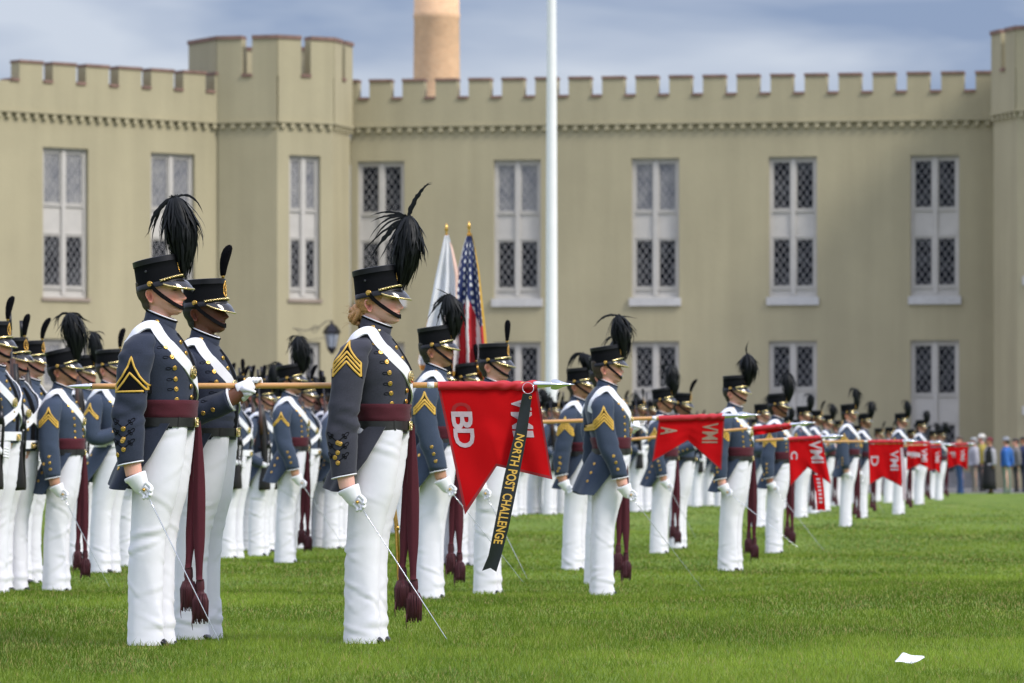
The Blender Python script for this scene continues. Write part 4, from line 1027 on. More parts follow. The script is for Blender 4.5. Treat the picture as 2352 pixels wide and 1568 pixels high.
        return s.P(px, py) + Vector((0, w * (1 if True else 0) - off + .012 * b, 0))
    def px(s, px, py, off):
        a = (px - s.fx0) / (s.fx1 - s.fx0)
        for _ in range(12):
            Tx, Ty = lerp(s.fx0, s.fx1, a), s.py(lerp(s.fx0, s.fx1, a)) + 6
            B = (lerp(s.TL[0], s.NT[0], a / s.nn), lerp(s.TL[1], s.NT[1], a / s.nn)) if a < s.nn else (lerp(s.NT[0], s.TR[0], (a - s.nn) / (1 - s.nn)), lerp(s.NT[1], s.TR[1], (a - s.nn) / (1 - s.nn)))
            b = (py - Ty) / (B[1] - Ty); a += .8 * (px - lerp(Tx, B[0], b)) / (s.fx1 - s.fx0)
        return s.pt(a, b, off)
    def letters(s, text, x0, x1, y0, y1, slant=0.0, name='lettering', m=None, off=.0032, bold=.02):
        """text read downwards inside a picture rectangle; slant moves its end to the right"""
        V, Fc = text_faces(text, 1.0, bold); mb = MB()
        mb.add([s.px(lerp(x0, x1, v) + slant * u, lerp(y0, y1, u), off) for u, v in V], Fc); mb.build(name, m or M_letter, s.root, smooth=False)
    def lettering(s, text, a0, a1, b0, b1, name='lettering', m=None, off=.0028, bold=.03, mirror=False, sub=1):
        """text read downwards: its start at b0, its tops towards a1"""
        V, Fc = text_faces(text, 1.0, bold); mb = MB()
        mb.add([s.pt(lerp(a0, a1, v), lerp(b0, b1, u), off) for u, v in V], Fc); mb.build(name, m or M_letter, s.root, smooth=False)
# ------------------------------------------------------------------ the ground
def wall_mat(name, base):
    m = mat(name, base, .9, noise=(.30, .06), bump=(9, .35, .02)); t = m.node_tree; n = t.nodes; l = t.links; b = n['Principled BSDF']
    # painted brick courses and rain streaks below the battlements
    tcn = n.new('ShaderNodeTexCoord'); m2 = n.new('ShaderNodeMapping'); m2.inputs['Scale'].default_value = (1.6, 1.6, .12); l.new(tcn.outputs['Object'], m2.inputs[0])
    ns = n.new('ShaderNodeTexNoise'); ns.inputs['Scale'].default_value = 1.0; ns.inputs['Detail'].default_value = 3; l.new(m2.outputs[0], ns.inputs['Vector'])
    r = n.new('ShaderNodeMapRange'); r.inputs['From Min'].default_value = .35; r.inputs['From Max'].default_value = .68; r.inputs['To Min'].default_value = .93; r.inputs['To Max'].default_value = 1.03; l.new(ns.outputs['Fac'], r.inputs['Value'])
    wv = n.new('ShaderNodeTexWave'); wv.wave_type = 'BANDS'; wv.bands_direction = 'Z'; wv.inputs['Scale'].default_value = 4.4; wv.inputs['Distortion'].default_value = .4; wv.inputs['Detail Scale'].default_value = 1.0
    l.new(tcn.outputs['Object'], wv.inputs['Vector']); r2 = n.new('ShaderNodeMapRange'); r2.inputs['To Min'].default_value = .95; r2.inputs['To Max'].default_value = 1.03; l.new(wv.outputs['Fac'], r2.inputs['Value'])
    mu = n.new('ShaderNodeMath'); mu.operation = 'MULTIPLY'; l.new(r.outputs[0], mu.inputs[0]); l.new(r2.outputs[0], mu.inputs[1])
    src = b.inputs['Base Color'].links[0].from_socket; vm = n.new('ShaderNodeVectorMath'); vm.operation = 'SCALE'; l.new(src, vm.inputs[0]); l.new(mu.outputs[0], vm.inputs['Scale']); l.new(vm.outputs[0], b.inputs['Base Color'])
    return m
M_wall = wall_mat('painted_brick', (.396, .352, .222))
M_coping = mat('sandstone_coping', (.215, .13, .10), .85, noise=(3, .3), bump=(30, .4, .01))
M_frame = mat('window_paint', (.50, .475, .43), .6, noise=(2, .06), bump=(20, .2, .004))
M_sill = mat('stone_sill', (.52, .51, .49), .8, noise=(3, .1))
M_sill_b = mat('brown_sill', (.30, .24, .19), .85, noise=(3, .15))
M_lattice = mat('lattice_bars', (.46, .45, .45), .6)
def glass_mat(name, dark, light, sc, lo=.45, hi=.6):
    m = bpy.data.materials.new(name); m.use_nodes = True; t = m.node_tree; n = t.nodes; l = t.links; b = n['Principled BSDF']; b.inputs['Roughness'].default_value = .15; b.inputs['Specular IOR Level'].default_value = .12
    tcn = n.new('ShaderNodeTexCoord'); nn = n.new('ShaderNodeTexNoise'); nn.inputs['Scale'].default_value = sc; nn.inputs['Detail'].default_value = 3; l.new(tcn.outputs['Object'], nn.inputs['Vector'])
    r = n.new('ShaderNodeValToRGB'); r.color_ramp.elements[0].position = lo; r.color_ramp.elements[0].color = (*dark, 1); r.color_ramp.elements[1].position = hi; r.color_ramp.elements[1].color = (*light, 1)
    l.new(nn.outputs['Fac'], r.inputs[0]); l.new(r.outputs[0], b.inputs['Base Color']); return m
M_glass_d = glass_mat('glass_dark', (.008, .009, .012), (.050, .052, .055), 2.4)  # paler noise patches are reflections painted into the glass colour
M_glass_b = glass_mat('glass_blinds', (.15, .155, .17), (.30, .295, .285), 2.0, .30, .70)
M_brick = mat('chimney_brick', (.84, .54, .30), .9, noise=(2.2, .18), bump=(12, .3, .02))
def brick_nodes(m):
    t = m.node_tree; n = t.nodes; l = t.links; b = n['Principled BSDF']; tcn = n.new('ShaderNodeTexCoord'); sp = n.new('ShaderNodeSeparateXYZ'); l.new(tcn.outputs['Object'], sp.inputs[0])
    at_ = n.new('ShaderNodeMath'); at_.operation = 'ARCTAN2'; l.new(sp.outputs['Y'], at_.inputs[0]); l.new(sp.outputs['X'], at_.inputs[1]); cb = n.new('ShaderNodeCombineXYZ'); l.new(at_.outputs[0], cb.inputs[0]); l.new(sp.outputs['Z'], cb.inputs[1])
    br = n.new('ShaderNodeTexBrick'); br.inputs['Scale'].default_value = 1.0; br.inputs['Brick Width'].default_value = .22; br.inputs['Row Height'].default_value = .10; br.inputs['Mortar Size'].default_value = .012
    br.inputs['Color1'].default_value = (.82, .50, .28, 1); br.inputs['Color2'].default_value = (.66, .36, .19, 1); br.inputs['Mortar'].default_value = (.72, .58, .42, 1); l.new(cb.outputs[0], br.inputs['Vector'])
    src = b.inputs['Base Color'].links[0].from_socket; mx_ = n.new('ShaderNodeMixRGB'); mx_.inputs[0].default_value = .55; l.new(src, mx_.inputs[1]); l.new(br.outputs['Color'], mx_.inputs[2]); l.new(mx_.outputs[0], b.inputs['Base Color'])
brick_nodes(M_brick)

def grass_ground_mat():
    m = bpy.data.materials.new('turf'); m.use_nodes = True; t = m.node_tree; n = t.nodes; l = t.links; b = n['Principled BSDF']; b.inputs['Roughness'].default_value = .9; b.inputs['Specular IOR Level'].default_value = .15
    tcn = n.new('ShaderNodeTexCoord'); cols = None
    def noise(sc, st, det=3):
        mp_ = n.new('ShaderNodeMapping'); mp_.inputs['Scale'].default_value = st; l.new(tcn.outputs['Object'], mp_.inputs[0]); q = n.new('ShaderNodeTexNoise'); q.inputs['Scale'].default_value = sc; q.inputs['Detail'].default_value = det; l.new(mp_.outputs[0], q.inputs['Vector']); return q.outputs['Fac']
    r = n.new('ShaderNodeValToRGB'); e = r.color_ramp.elements; e[0].position = .30; e[0].color = (.084, .145, .016, 1); e[1].position = .62; e[1].color = (.150, .212, .032, 1); x = e.new(.74); x.color = (.23, .22, .075, 1)
    l.new(noise(1.0, (1.3, .28, 1), 5), r.inputs[0]); r2 = n.new('ShaderNodeMapRange'); r2.inputs['From Min'].default_value = .3; r2.inputs['From Max'].default_value = .7; r2.inputs['To Min'].default_value = .70; r2.inputs['To Max'].default_value = 1.3
    l.new(noise(14.0, (1, .22, 1), 6), r2.inputs['Value']); vm = n.new('ShaderNodeVectorMath'); vm.operation = 'SCALE'; l.new(r.outputs[0], vm.inputs[0]); l.new(r2.outputs[0], vm.inputs['Scale']); l.new(vm.outputs[0], b.inputs['Base Color'])
    bp = n.new('ShaderNodeBump'); bp.inputs['Strength'].default_value = .6; bp.inputs['Distance'].default_value = .03; l.new(noise(60, (1, 1, 1), 4), bp.inputs['Height']); l.new(bp.outputs[0], b.inputs['Normal'])
    return m
LAWN_END = 146.5
def build_ground():
    ys = np.concatenate([np.arange(3, 60, .6), np.arange(60, LAWN_END, 2.5), [LAWN_END]]); mb = MB(); R = []
    for y in ys:
        hw = 4 + y * .16; xs = np.linspace(-hw, hw, 70); R.append([(-400, y, 0)] + [(x, y, ground(x, y) if y < 110 else 0) for x in xs] + [(400, y, 0)])
    mb.grid(R, False, flip=True); tag(mb.build('lawn', grass_ground_mat()), kind='structure')
    mb = MB(); mb.grid([[(x, y, -.35) for x in (-900, 900)] for y in (-300, 3, LAWN_END, 900)], False, flip=True)
    tag(mb.build('ground', mat('earth', (.10, .11, .05), .95, noise=(.3, .2))), kind='structure')
    mb = MB(); mb.grid([[(x, y, .0) for x in (-400, 400)] for y in (LAWN_END + .15, 168)], False, flip=True); tag(mb.build('road', mat('asphalt', (.10, .10, .10), .9, noise=(2, .2), bump=(60, .4, .01))), kind='structure')
    mb = MB(); mb.box(-400, 400, LAWN_END, LAWN_END + .15, -.03, .03); tag(mb.build('kerb', mat('kerb_stone', (.32, .31, .30), .85, noise=(3, .2)), smooth=False), kind='structure')
    mb = MB(); mb.grid([[(x, y, .012) for x in (-400, 400)] for y in (168, 200)], False, flip=True); tag(mb.build('pavement', mat('concrete', (.26, .255, .245), .9, noise=(1, .15), bump=(40, .3, .01))), kind='structure')
def build_grass():
    g = np.random.default_rng(11)
    def zone(y0, y1, dens, wid, hgt, margin):
        a = (y1 - y0) * ((y0 + y1) * .108 + 2 * margin); nb = int(a * dens); y = np.sqrt(g.random(nb) * (y1 ** 2 - y0 ** 2) + y0 ** 2) if margin < 1 else y0 + (y1 - y0) * g.random(nb)
        x = (g.random(nb) * 2 - 1) * (y * .1085 + margin); return x, y, np.full(nb, wid), np.full(nb, hgt)
    Z = [zone(16.0, 26, 2800, .0026, .034, 1.3), zone(26, 38, 1200, .0042, .031, 1.6), zone(38, 62, 400, .0075, .030, 2.0), zone(62, 105, 80, .013, .030, .5)]
    x, y, w, h = [np.concatenate([z[i] for z in Z]) for i in range(4)]; keep = g.random(len(x)) < np.clip((108 - y) / 50, 0, 1); x, y, w, h = x[keep], y[keep], w[keep], h[keep]; n = len(x)
    clump = np.array([mnoise.noise(Vector((float(a) * 2.2, float(b) * 1.1, 0))) for a, b in zip(x, y)]); fine = np.array([mnoise.noise(Vector((float(a) * 9, float(b) * 5, 3))) for a, b in zip(x, y)])
    gz = np.empty(n); cache = {}
    for i in range(n):
        k = (round(x[i] * 4), round(y[i] * 3)); 
        if k not in cache: cache[k] = ground(k[0] / 4, k[1] / 3)
        gz[i] = cache[k]
    h = h * (.55 + .75 * g.random(n)) * (1 + .30 * clump + .35 * fine); tall = g.random(n) < .018; h[tall] *= 1.55
    az = g.random(n) * 2 * np.pi; lean = (.25 + .75 * g.random(n)) * h * .75; ux, uy = np.cos(az), np.sin(az); fa = g.random(n) * np.pi; sx, sy = np.cos(fa), np.sin(fa) * .5
    V = np.empty((n, 5, 3))
    for k, (t, ww) in enumerate(((0, 1.0), (.55, .85), (1, 0))):
        cx = x + ux * lean * t ** 1.8; cy = y + uy * lean * t ** 1.8; cz = gz - .004 + h * (t - .12 * t * t)
        if k < 2:
            V[:, 2 * k] = np.stack([cx - sx * w * ww / 2, cy - sy * w * ww / 2, cz], 1); V[:, 2 * k + 1] = np.stack([cx + sx * w * ww / 2, cy + sy * w * ww / 2, cz], 1)
        else: V[:, 4] = np.stack([cx, cy, cz], 1)
    r = g.random(n)[:, None]; A, B, C, D = [np.array(q) for q in ((.090, .160, .013), (.185, .265, .031), (.31, .36, .085), (.38, .30, .12))]
    big = np.array([mnoise.noise(Vector((float(a) * .55, float(b) * .22, 9))) for a, b in zip(x, y)]); col = (A + (B - A) * np.clip(.5 + clump[:, None] * 1.0 + big[:, None] * 1.2 + (r - .5) * 1.1, 0, 1.25)) * (1 + .35 * np.clip(big, -.6, .6))[:, None]; m1 = g.random(n) < .09; col[m1] = C * (.8 + .4 * g.random(m1.sum()))[:, None]; m2 = (g.random(n) < .035 + .16 * np.clip(-clump * 1.5 - big * 1.5, 0, 1)); col[m2] = D * (.7 + .5 * g.random(m2.sum()))[:, None]
    me = bpy.data.meshes.new('grass'); me.vertices.add(n * 5); me.vertices.foreach_set('co', V.ravel())
    base = (np.arange(n) * 5)[:, None]; loops = np.hstack([base + np.array([[0, 1, 3, 2]]), base + np.array([[2, 3, 4]])]).ravel(); me.loops.add(len(loops)); me.loops.foreach_set('vertex_index', loops)
    st = np.empty(n * 2, int); st[0::2] = np.arange(n) * 7; st[1::2] = np.arange(n) * 7 + 4; tot = np.empty(n * 2, int); tot[0::2] = 4; tot[1::2] = 3
    me.polygons.add(n * 2); me.polygons.foreach_set('loop_start', st); me.polygons.foreach_set('loop_total', tot); me.update(calc_edges=True)
    ca = me.color_attributes.new('Col', 'FLOAT_COLOR', 'POINT'); ca.data.foreach_set('color', np.repeat(np.hstack([col, np.ones((n, 1))]), 5, 0).ravel())
    me.materials.append(mat('grass_blade', (1, 1, 1), .75, attr='Col', transl=.35, spec=.12)); o = link('grass', me)
    tag(o, 'short green lawn grass with paler and straw coloured blades', 'grass', kind='stuff')

# ------------------------------------------------------------------ the barracks
class Wall:
    """a wall run from A to B (plan), with openings and battlements; u runs along it, outward normal to its right-hand side facing the field"""
    def __init__(s, A, B): s.A, s.B = Vector((A[0], A[1], 0)), Vector((B[0], B[1], 0)); s.L = (s.B - s.A).length; s.t = (s.B - s.A).normalized(); s.n = Vector((s.t.y, -s.t.x, 0))
    def p(s, u, out, z): return s.A + s.t * u + s.n * out + Vector((0, 0, z))
    def box(s, mb, u0, u1, o0, o1, z0, z1, mi=0):
        v = [s.p(u, o, z) for u in (u0, u1) for o in (o0, o1) for z in (z0, z1)]
        mb.add(v, [(0, 1, 3, 2), (4, 6, 7, 5), (0, 4, 5, 1), (2, 3, 7, 6), (0, 2, 6, 4), (1, 5, 7, 3)], mi)
    def face(s, mb, z0, z1, holes, depth=.28):
        us = sorted({0, s.L, *[h[0] for h in holes], *[h[1] for h in holes]}); zs = sorted({z0, z1, *[h[2] for h in holes], *[h[3] for h in holes]})
        for a, b in zip(us, us[1:]):
            for c, d in zip(zs, zs[1:]):
                if any(h[0] - 1e-6 <= a and b <= h[1] + 1e-6 and h[2] - 1e-6 <= c and d <= h[3] + 1e-6 for h in holes): continue
                mb.add([s.p(a, 0, c), s.p(b, 0, c), s.p(b, 0, d), s.p(a, 0, d)], [(0, 1, 2, 3)])
        for u0, u1, a, b in holes:
            for q in (((u0, a), (u0, b)), ((u0, b), (u1, b)), ((u1, b), (u1, a)), ((u1, a), (u0, a))):
                (ua, za), (ub, zb) = q; mb.add([s.p(ua, 0, za), s.p(ub, 0, zb), s.p(ub, -depth, zb), s.p(ua, -depth, za)], [(0, 1, 2, 3)])
    def battle(s, mb, cp, z0, zg, zt, first, pitch, gap, proud=.12, th=.45, cop=.10):
        """parapet on a corbel table with merlons; cp collects coping stones"""
        s.box(mb, 0, s.L, -th, proud, z0, zg)
        u = first - pitch
        cuts = []
        while u < s.L + pitch: cuts.append((u - gap / 2, u + gap / 2)); u += pitch
        for (a, b), (c, d) in zip(cuts, cuts[1:]):
            m0, m1 = max(0, b), min(s.L, c)
            if m1 - m0 > .05: s.box(mb, m0, m1, -th, proud - .003, zg, zt - cop); s.box(cp, m0 - .02, m1 + .02, -th - .04, proud + .045, zt - cop, zt)
            g0, g1 = max(0, a), min(s.L, b)
            if g1 - g0 > .05: s.box(cp, g0 + .021, g1 - .021, -th - .04, proud + .06, zg, zg + .10)
        s.box(mb, 0, s.L, 0.001, proud + .05, z0 - .10, z0 - .002); k = .25
        while k < s.L: s.box(mb, k, k + .17, .0015, proud + .02, z0 - .30, z0 - .102); k += .40
def window(w, uc, z0, z1, wd, parent, glass, sill='stone', rows=2, light=False):
    """a two-light window with timber mullion, sashes, a boarded panel between storeys, and diamond lattice"""
    f = MB(); dp = -.20; fr = .115; u0, u1 = uc - wd / 2, uc + wd / 2; mu = .085
    H = z1 - z0; parts = [(z1 - .16 - H * .345, z1 - .16), (z0 + H * .075, z0 + H * .075 + H * .345)] if rows == 2 else [(z0 + H * .45, z1 - .14)]
    w.box(f, u0, u0 + fr, dp - .06, dp + .05, z0, z1); w.box(f, u1 - fr, u1, dp - .06, dp + .05, z0, z1); w.box(f, u0 + fr, u1 - fr, dp - .06, dp + .049, z1 - .09, z1 - .001); w.box(f, u0 + fr, u1 - fr, dp - .06, dp + .049, z0 + .001, z0 + .10)
    w.box(f, uc - mu, uc + mu, dp - .06, dp + .07, z0 + .10, z1 - .09)
    edges = [z0 + .10] + [q for pr in sorted(parts) for q in pr] + [z1 - .09]
    for i in range(0, len(edges), 2):
        for a, b in ((u0 + fr, uc - mu), (uc + mu, u1 - fr)):
            if edges[i + 1] - edges[i] > .03: w.box(f, a, b, dp - .05, dp - .01, edges[i], edges[i + 1])
    for lo, hi_ in parts:
        for a, b in ((u0 + fr, uc - mu), (uc + mu, u1 - fr)):
            w.box(f, a, a + .055, dp - .04, dp + .015, lo, hi_); w.box(f, b - .055, b, dp - .04, dp + .015, lo, hi_); w.box(f, a + .055, b - .055, dp - .04, dp + .014, lo, lo + .05); w.box(f, a + .055, b - .055, dp - .04, dp + .014, hi_ - .05, hi_)
            w.box(f, a, b, dp + .0, dp + .05, lo - .09, lo - .03)
            if hi_ < z1 - .3: w.box(f, a, b, dp, dp + .04, hi_ + .03, hi_ + .08)
    o = f.build('window', M_frame, parent, smooth=False)
    for gi, (lo, hi_) in enumerate(parts):
        for a, b in ((u0 + fr + .055, uc - mu - .055), (uc + mu + .055, u1 - fr - .055)):
            g = MB(); g.add([w.p(a - .01, dp - .03, lo + .04), w.p(b + .01, dp - .03, lo + .04), w.p(b + .01, dp - .03, hi_ - .04), w.p(a - .01, dp - .03, hi_ - .04)], [(0, 1, 2, 3)]); g.build('pane', glass[gi] if isinstance(glass, (list, tuple)) else glass, o, smooth=False)
            l = MB(); W_, Hh = b - a, hi_ - lo - .1; c0 = lo + .05; st = .27; sl = 1.42; k = -Hh / sl
            def clip(ua, s_):
                za, pts = 0, []
                for t in (0, Hh / sl):
                    pts.append((ua + s_ * t, t * sl))
                (xa, ya), (xb, yb) = pts; 
                if s_ * (xb - xa) <= 0: return None
                lo_t, hi_t = 0, 1; dx = xb - xa
                t0, t1 = (0 - xa) / dx, (W_ - xa) / dx; t0, t1 = min(t0, t1), max(t0, t1); lo_t, hi_t = max(lo_t, t0), min(hi_t, t1)
                return None if hi_t - lo_t < .02 else ((xa + dx * lo_t, yb * lo_t), (xa + dx * hi_t, yb * hi_t))
            for s_ in (-1, 1):
                ua = -3.0
                while ua < 4.0:
                    c = clip(ua, s_)
                    if c: l.tube([w.p(a + c[0][0], dp - .018, c0 + c[0][1]), w.p(a + c[1][0], dp - .018, c0 + c[1][1])], .0078, 4)
                    ua += st
            if l.v: l.build('lattice', M_lattice, o, smooth=False)
    if sill:
        sb = MB(); w.box(sb, u0 - .08, u1 + .08, dp + .051, .11, z0 - .30, z0 + .001) if sill == 'stone' else w.box(sb, u0 - .06, u1 + .06, dp + .051, .07, z0 - .12, z0 + .001); sb.build('sill', M_sill if sill == 'stone' else M_sill_b, o, smooth=False)
    return o
def prism(mb, c, ap, rot, z0, z1, mi=0, flare=0.0):
    R = ap / math.cos(math.pi / 8); ring = lambda r, z: [(c[0] + r * math.sin(rot + math.pi / 8 + k * math.pi / 4), c[1] - r * math.cos(rot + math.pi / 8 + k * math.pi / 4), z) for k in range(8)]
    mb.grid([ring(R, z0), ring(R + flare, z1)], True, True, True, mi)
def facet(c, ap, rot, k):
    """wall run of the k-th facet; facet 0 looks along -y turned by rot"""
    R = ap / math.cos(math.pi / 8); f = lambda a: (c[0] + R * math.sin(a), c[1] - R * math.cos(a)); a = rot + k * math.pi / 4
    return Wall(f(a - math.pi / 8), f(a + math.pi / 8))
def stones(cp, parent):
    for i in range(0, len(cp.v), 8):
        q = MB(); q.add(cp.v[i:i + 8], [(0, 1, 3, 2), (4, 6, 7, 5), (0, 4, 5, 1), (2, 3, 7, 6), (0, 2, 6, 4), (1, 5, 7, 3)]); q.build('coping', M_coping, parent, smooth=False)
def tower(c, ap, rot, ztop, zcor, parent, extra=None, holes=None, gaps=(0, 1)):
    mb, cp = MB(), MB()
    for k in range(-4, 4):
        w = facet(c, ap, rot, k); hs = (holes or {}).get(k, []); w.face(mb, -.2, zcor, hs); w2 = w
        w.box(mb, 0, w.L, -.4, .10, zcor, ztop - 1.55)
        w.box(mb, -.03, w.L + .03, .0, .15, zcor - .10, zcor - .002); kk = .12
        while kk < w.L - .1: w.box(mb, kk, kk + .17, .0, .12, zcor - .30, zcor - .102); kk += .40
        g = .44 / 2; z1 = ztop - .14; m = w.L / 2
        for a, b in (((0, m - g), (m + g, w.L)) if k in gaps else ((0, w.L),)):
            w.box(mb, a - .02, b + .02, -.4, .097, ztop - 1.551, z1); w.box(cp, a - (.05 if a == 0 else .02), b + (.05 if b == w.L else .02), -.44, .145, z1, ztop)
        if k in gaps: w.box(cp, m - g + .02, m + g - .02, -.44, .16, ztop - 1.55, ztop - 1.44)
    mb.build('tower_wall', M_wall, parent, smooth=False); stones(cp, parent)
def build_barracks():
    b = empty('barracks', (0, 182, 0)); tag(b, 'long olive-painted barracks with battlements, lattice windows and an octagonal tower', 'building')
    inv = lambda: None
    # main range
    dA, dB = F / 60.0, F / 61.45; A, B = ((805 - CX) * dA / F, dA), ((2350 - CX) * dB / F, dB); w = Wall(A, B)
    # u of a picture column
    def U(px): 
        r = Vector(((px - CX) / F, 1, 0)); d = w.B - w.A; den = r.x * d.y - r.y * d.x; t = (r.x * (-w.A.y) + w.A.x) / den * 1.0
        # solve A + t d = s r
        t = (w.A.y * r.x - w.A.x * r.y) / (d.x * r.y - d.y * r.x); return t * w.L
    mb, cp = MB(), MB(); cols = [875, 1188, 1505, 1821, 2147]; WD = 1.82; holes = []; wins = []
    for i, px in enumerate(cols):
        u = U(px)
        for z0, z1 in ((7.20, 12.50), (.15 if i == 4 else .85, 5.56)): holes.append((u - WD / 2, u + WD / 2, z0, z1)); wins.append((u, z0, z1, i))
    w.face(mb, -.2, 14.0, holes); w.battle(mb, cp, 13.88, 14.83, 15.62, U(836.8), 1.285, .44)
    mb.build('range_wall', M_wall, b, smooth=False); stones(cp, b)
    for u, z0, z1, i in wins:
        up = z0 > 5; window(w, u, z0, z1, WD, b, (M_glass_d if i in (0, 3) else M_glass_b, M_glass_d) if False else ([M_glass_b if (up and i in (1, 2)) else M_glass_d, M_glass_d]), 'stone' if up else None)
    # left range
    dA, dB = F / 65.9, F / 61.1; A, B = ((-600 - CX) * dA / F, dA), ((512 - CX) * dB / F, dB + .1); w = Wall(A, B)
    def U2(px):
        r = Vector(((px - CX) / F, 1, 0)); d = w.B - w.A; return (w.A.y * r.x - w.A.x * r.y) / (d.x * r.y - d.y * r.x) * w.L
    mb, cp = MB(), MB(); holes = []; wins = []
    for px in (-414, -125, 151, 397):
        u = U2(px); WD = 2.0
        for z0, z1 in ((7.00, 12.50), (.9, 5.5)): holes.append((u - WD / 2, u + WD / 2, z0, z1)); wins.append((u, z0, z1))
    w.face(mb, -.2, 14.0, holes); w.battle(mb, cp, 13.80, 14.83, 15.62, U2(106), 1.46, .44)
    mb.build('range_wall', M_wall, b, smooth=False); stones(cp, b)
    for u, z0, z1 in wins: window(w, u, z0, z1, 2.0, b, [M_glass_b, M_glass_d], 'brown')
    # the range goes on beyond the right-hand tower, outside the picture
    w3 = Wall((at(2590, 0, 178.4).x, 178.4), (at(2590, 0, 178.4).x + 15, 177.6)); mb, cp = MB(), MB(); hs = [(u_ - .91, u_ + .91, z0, z1) for u_ in (4, 9.2) for z0, z1 in ((7.2, 12.5), (.85, 5.56))]
    w3.face(mb, -.2, 14.0, hs); w3.battle(mb, cp, 13.88, 14.83, 15.62, .9, 1.285, .44); mb.build('range_wall', M_wall, b, smooth=False); stones(cp, b)
    for u0_, u1_, z0, z1 in hs: window(w3, (u0_ + u1_) / 2, z0, z1, 1.82, b, [M_glass_d, M_glass_d], 'stone' if z0 > 5 else None)
    # towers
    c = (at(622, 0, 182.3).x, 182.3); ap = 2.80; rot = math.radians(-15); wf = facet(c, ap, rot, 1); u = wf.L * .50; hs = {1: [(u - .66, u + .66, 7.1, 12.5), (u - .66, u + .66, .9, 5.5)]}
    tower(c, ap, rot, 16.98, 13.80, b, holes=hs, gaps=(0, 1, 2, -3, 3))
    window(wf, u, 7.1, 12.5, 1.32, b, [M_glass_b, M_glass_d], 'brown'); window(wf, u, .9, 5.5, 1.32, b, [M_glass_d, M_glass_d], None)
    c2 = (at(2470, 0, 175.6).x, 175.6); rot2 = math.radians(-28.7); wf2 = facet(c2, 2.75, rot2, 0); u2 = .62; hs = {0: [(u2 - .30, u2 + .30, 7.7, 9.9), (u2 - .30, u2 + .30, 3.0, 5.1)]}
    tower(c2, 2.75, rot2, 16.8, 13.80, b, holes=hs, gaps=(-1, 0, 1))
    for z0, z1 in ((7.7, 9.9), (3.0, 5.1)): window(wf2, u2, z0, z1, .6, b, M_glass_d, 'stone', rows=1)
    # roof behind the parapets
    mb = MB(); mb.grid([[(-26.6, 167.6, 13.4), (-11.2, 180.6, 13.4), (-6, 184.2, 13.4), (38, 180, 13.4)], [(-26.6, 200, 13.4), (-11.2, 200, 13.4), (-6, 200, 13.4), (38, 200, 13.4)]], False, flip=True); mb.build('roof', mat('roof_felt', (.08, .08, .085), .9), b)
    # drain pipe
    for o in list(b.children): o.location = Vector(o.location) - b.location
    # chimney
    d = 232; s = F / d; base = at(1003, 0, d); root = empty('chimney', (base.x, d, 0)); tag(root, 'tall round chimney of orange brick rising behind the battlements', 'chimney')
    mb = MB(); mb.lathe([(1.20, 0), (1.145, 18), (1.10, 22.45), (1.13, 22.5), (1.13, 22.75), (1.10, 22.8), (1.04, 30)], None, 48); mb.build('stack', M_brick, root)
    mb = MB(); mb.lathe([(1.05, 30), (1.22, 30.3), (1.22, 31.0), (.9, 31.0)], None, 48); mb.build('cap', M_coping, root)
    # steps before the door
    st = empty('door_steps', at(2150, 0, 176.5).xy.to_3d()); tag(st, 'low grey stone steps at the foot of the barracks door', 'steps'); mb = MB()
    for k in range(4): mb.box(-6.5, 3.2, .0 + k * .45, 4.0 + .3, .012 + k * .15 + (.002 if k else 0), .012 + (k + 1) * .15)
    mb.build('treads', mat('step_stone', (.27, .265, .26), .85, noise=(2, .2)), st, smooth=False)
    for s_ in (-1, 1): mb = MB(); mb.box(-.35, .35, -.1, 4.25, .012, .95); mb.build('cheek_wall', mat('step_stone', (.27, .265, .26)), st, smooth=False, loc=(-1.65 + s_ * 5.25, 0, 0))
    # lantern on a scrolled bracket
    d = 176.3; L0 = at(762, 775, d); root = empty('wall_lantern', L0); tag(root, 'black glazed lantern hanging from a long scrolled bracket on the tower', 'lantern'); mi = M_gun
    mb = MB(); mb.grid([[(r * math.cos(k * math.pi / 3), r * math.sin(k * math.pi / 3), z) for k in range(6)] for z, r in ((.14, .30), (.20, .34), (.42, .20), (.52, .05), (.62, .04))], True, True, True); mb.build('hood', mi, root, smooth=False)
    mb = MB(); mb.grid([[(r * math.cos(k * math.pi / 3), r * math.sin(k * math.pi / 3), z) for k in range(6)] for z, r in ((-.36, .16), (.14, .255))], True, True, True); mb.build('glazing', mat('lantern_glass', (.34, .37, .42), .15), root, smooth=False)
    mb = MB()
    for k in range(6): mb.tube([(.165 * math.cos(k * math.pi / 3), .165 * math.sin(k * math.pi / 3), -.36), (.262 * math.cos(k * math.pi / 3), .262 * math.sin(k * math.pi / 3), .14)], .016, 5)
    mb.lathe([(.02, -.62), (.12, -.5), (.18, -.40), (.17, -.36)], None, 12); mb.build('cage', mi, root)
    mb = MB(); mb.tube([(-1.45, .3, .35), (-1.0, .28, .26), (-.5, .25, .38), (-.2, .05, .60), (0, 0, .62)], .022, 6); mb.tube([(-.62 + .16 * math.cos(t * .5) * (1 - t / 26), .2, .30 + .16 * math.sin(t * .5) * (1 - t / 26)) for t in range(20)], .016, 5); mb.tube([(-1.3, .3, .30), (-.9, .3, -.1), (-.3, .25, .0)], .014, 5); mb.build('bracket', mat('bracket_iron', (.12, .11, .085), .6), root)
    # flagpole
    d = 100.; base = at(1267, 0, d); root = empty('flagpole', (base.x, d, 0)); tag(root, 'tall white painted flagpole standing before the barracks', 'flagpole'); mb = MB(); mb.lathe([(.130, 0), (.128, 2.5), (.108, 8), (.090, 11.5), (.055, 24)], None, 32); mb.build('mast', mat('white_paint', (.86, .85, .86), .35, noise=(2, .04)), root)
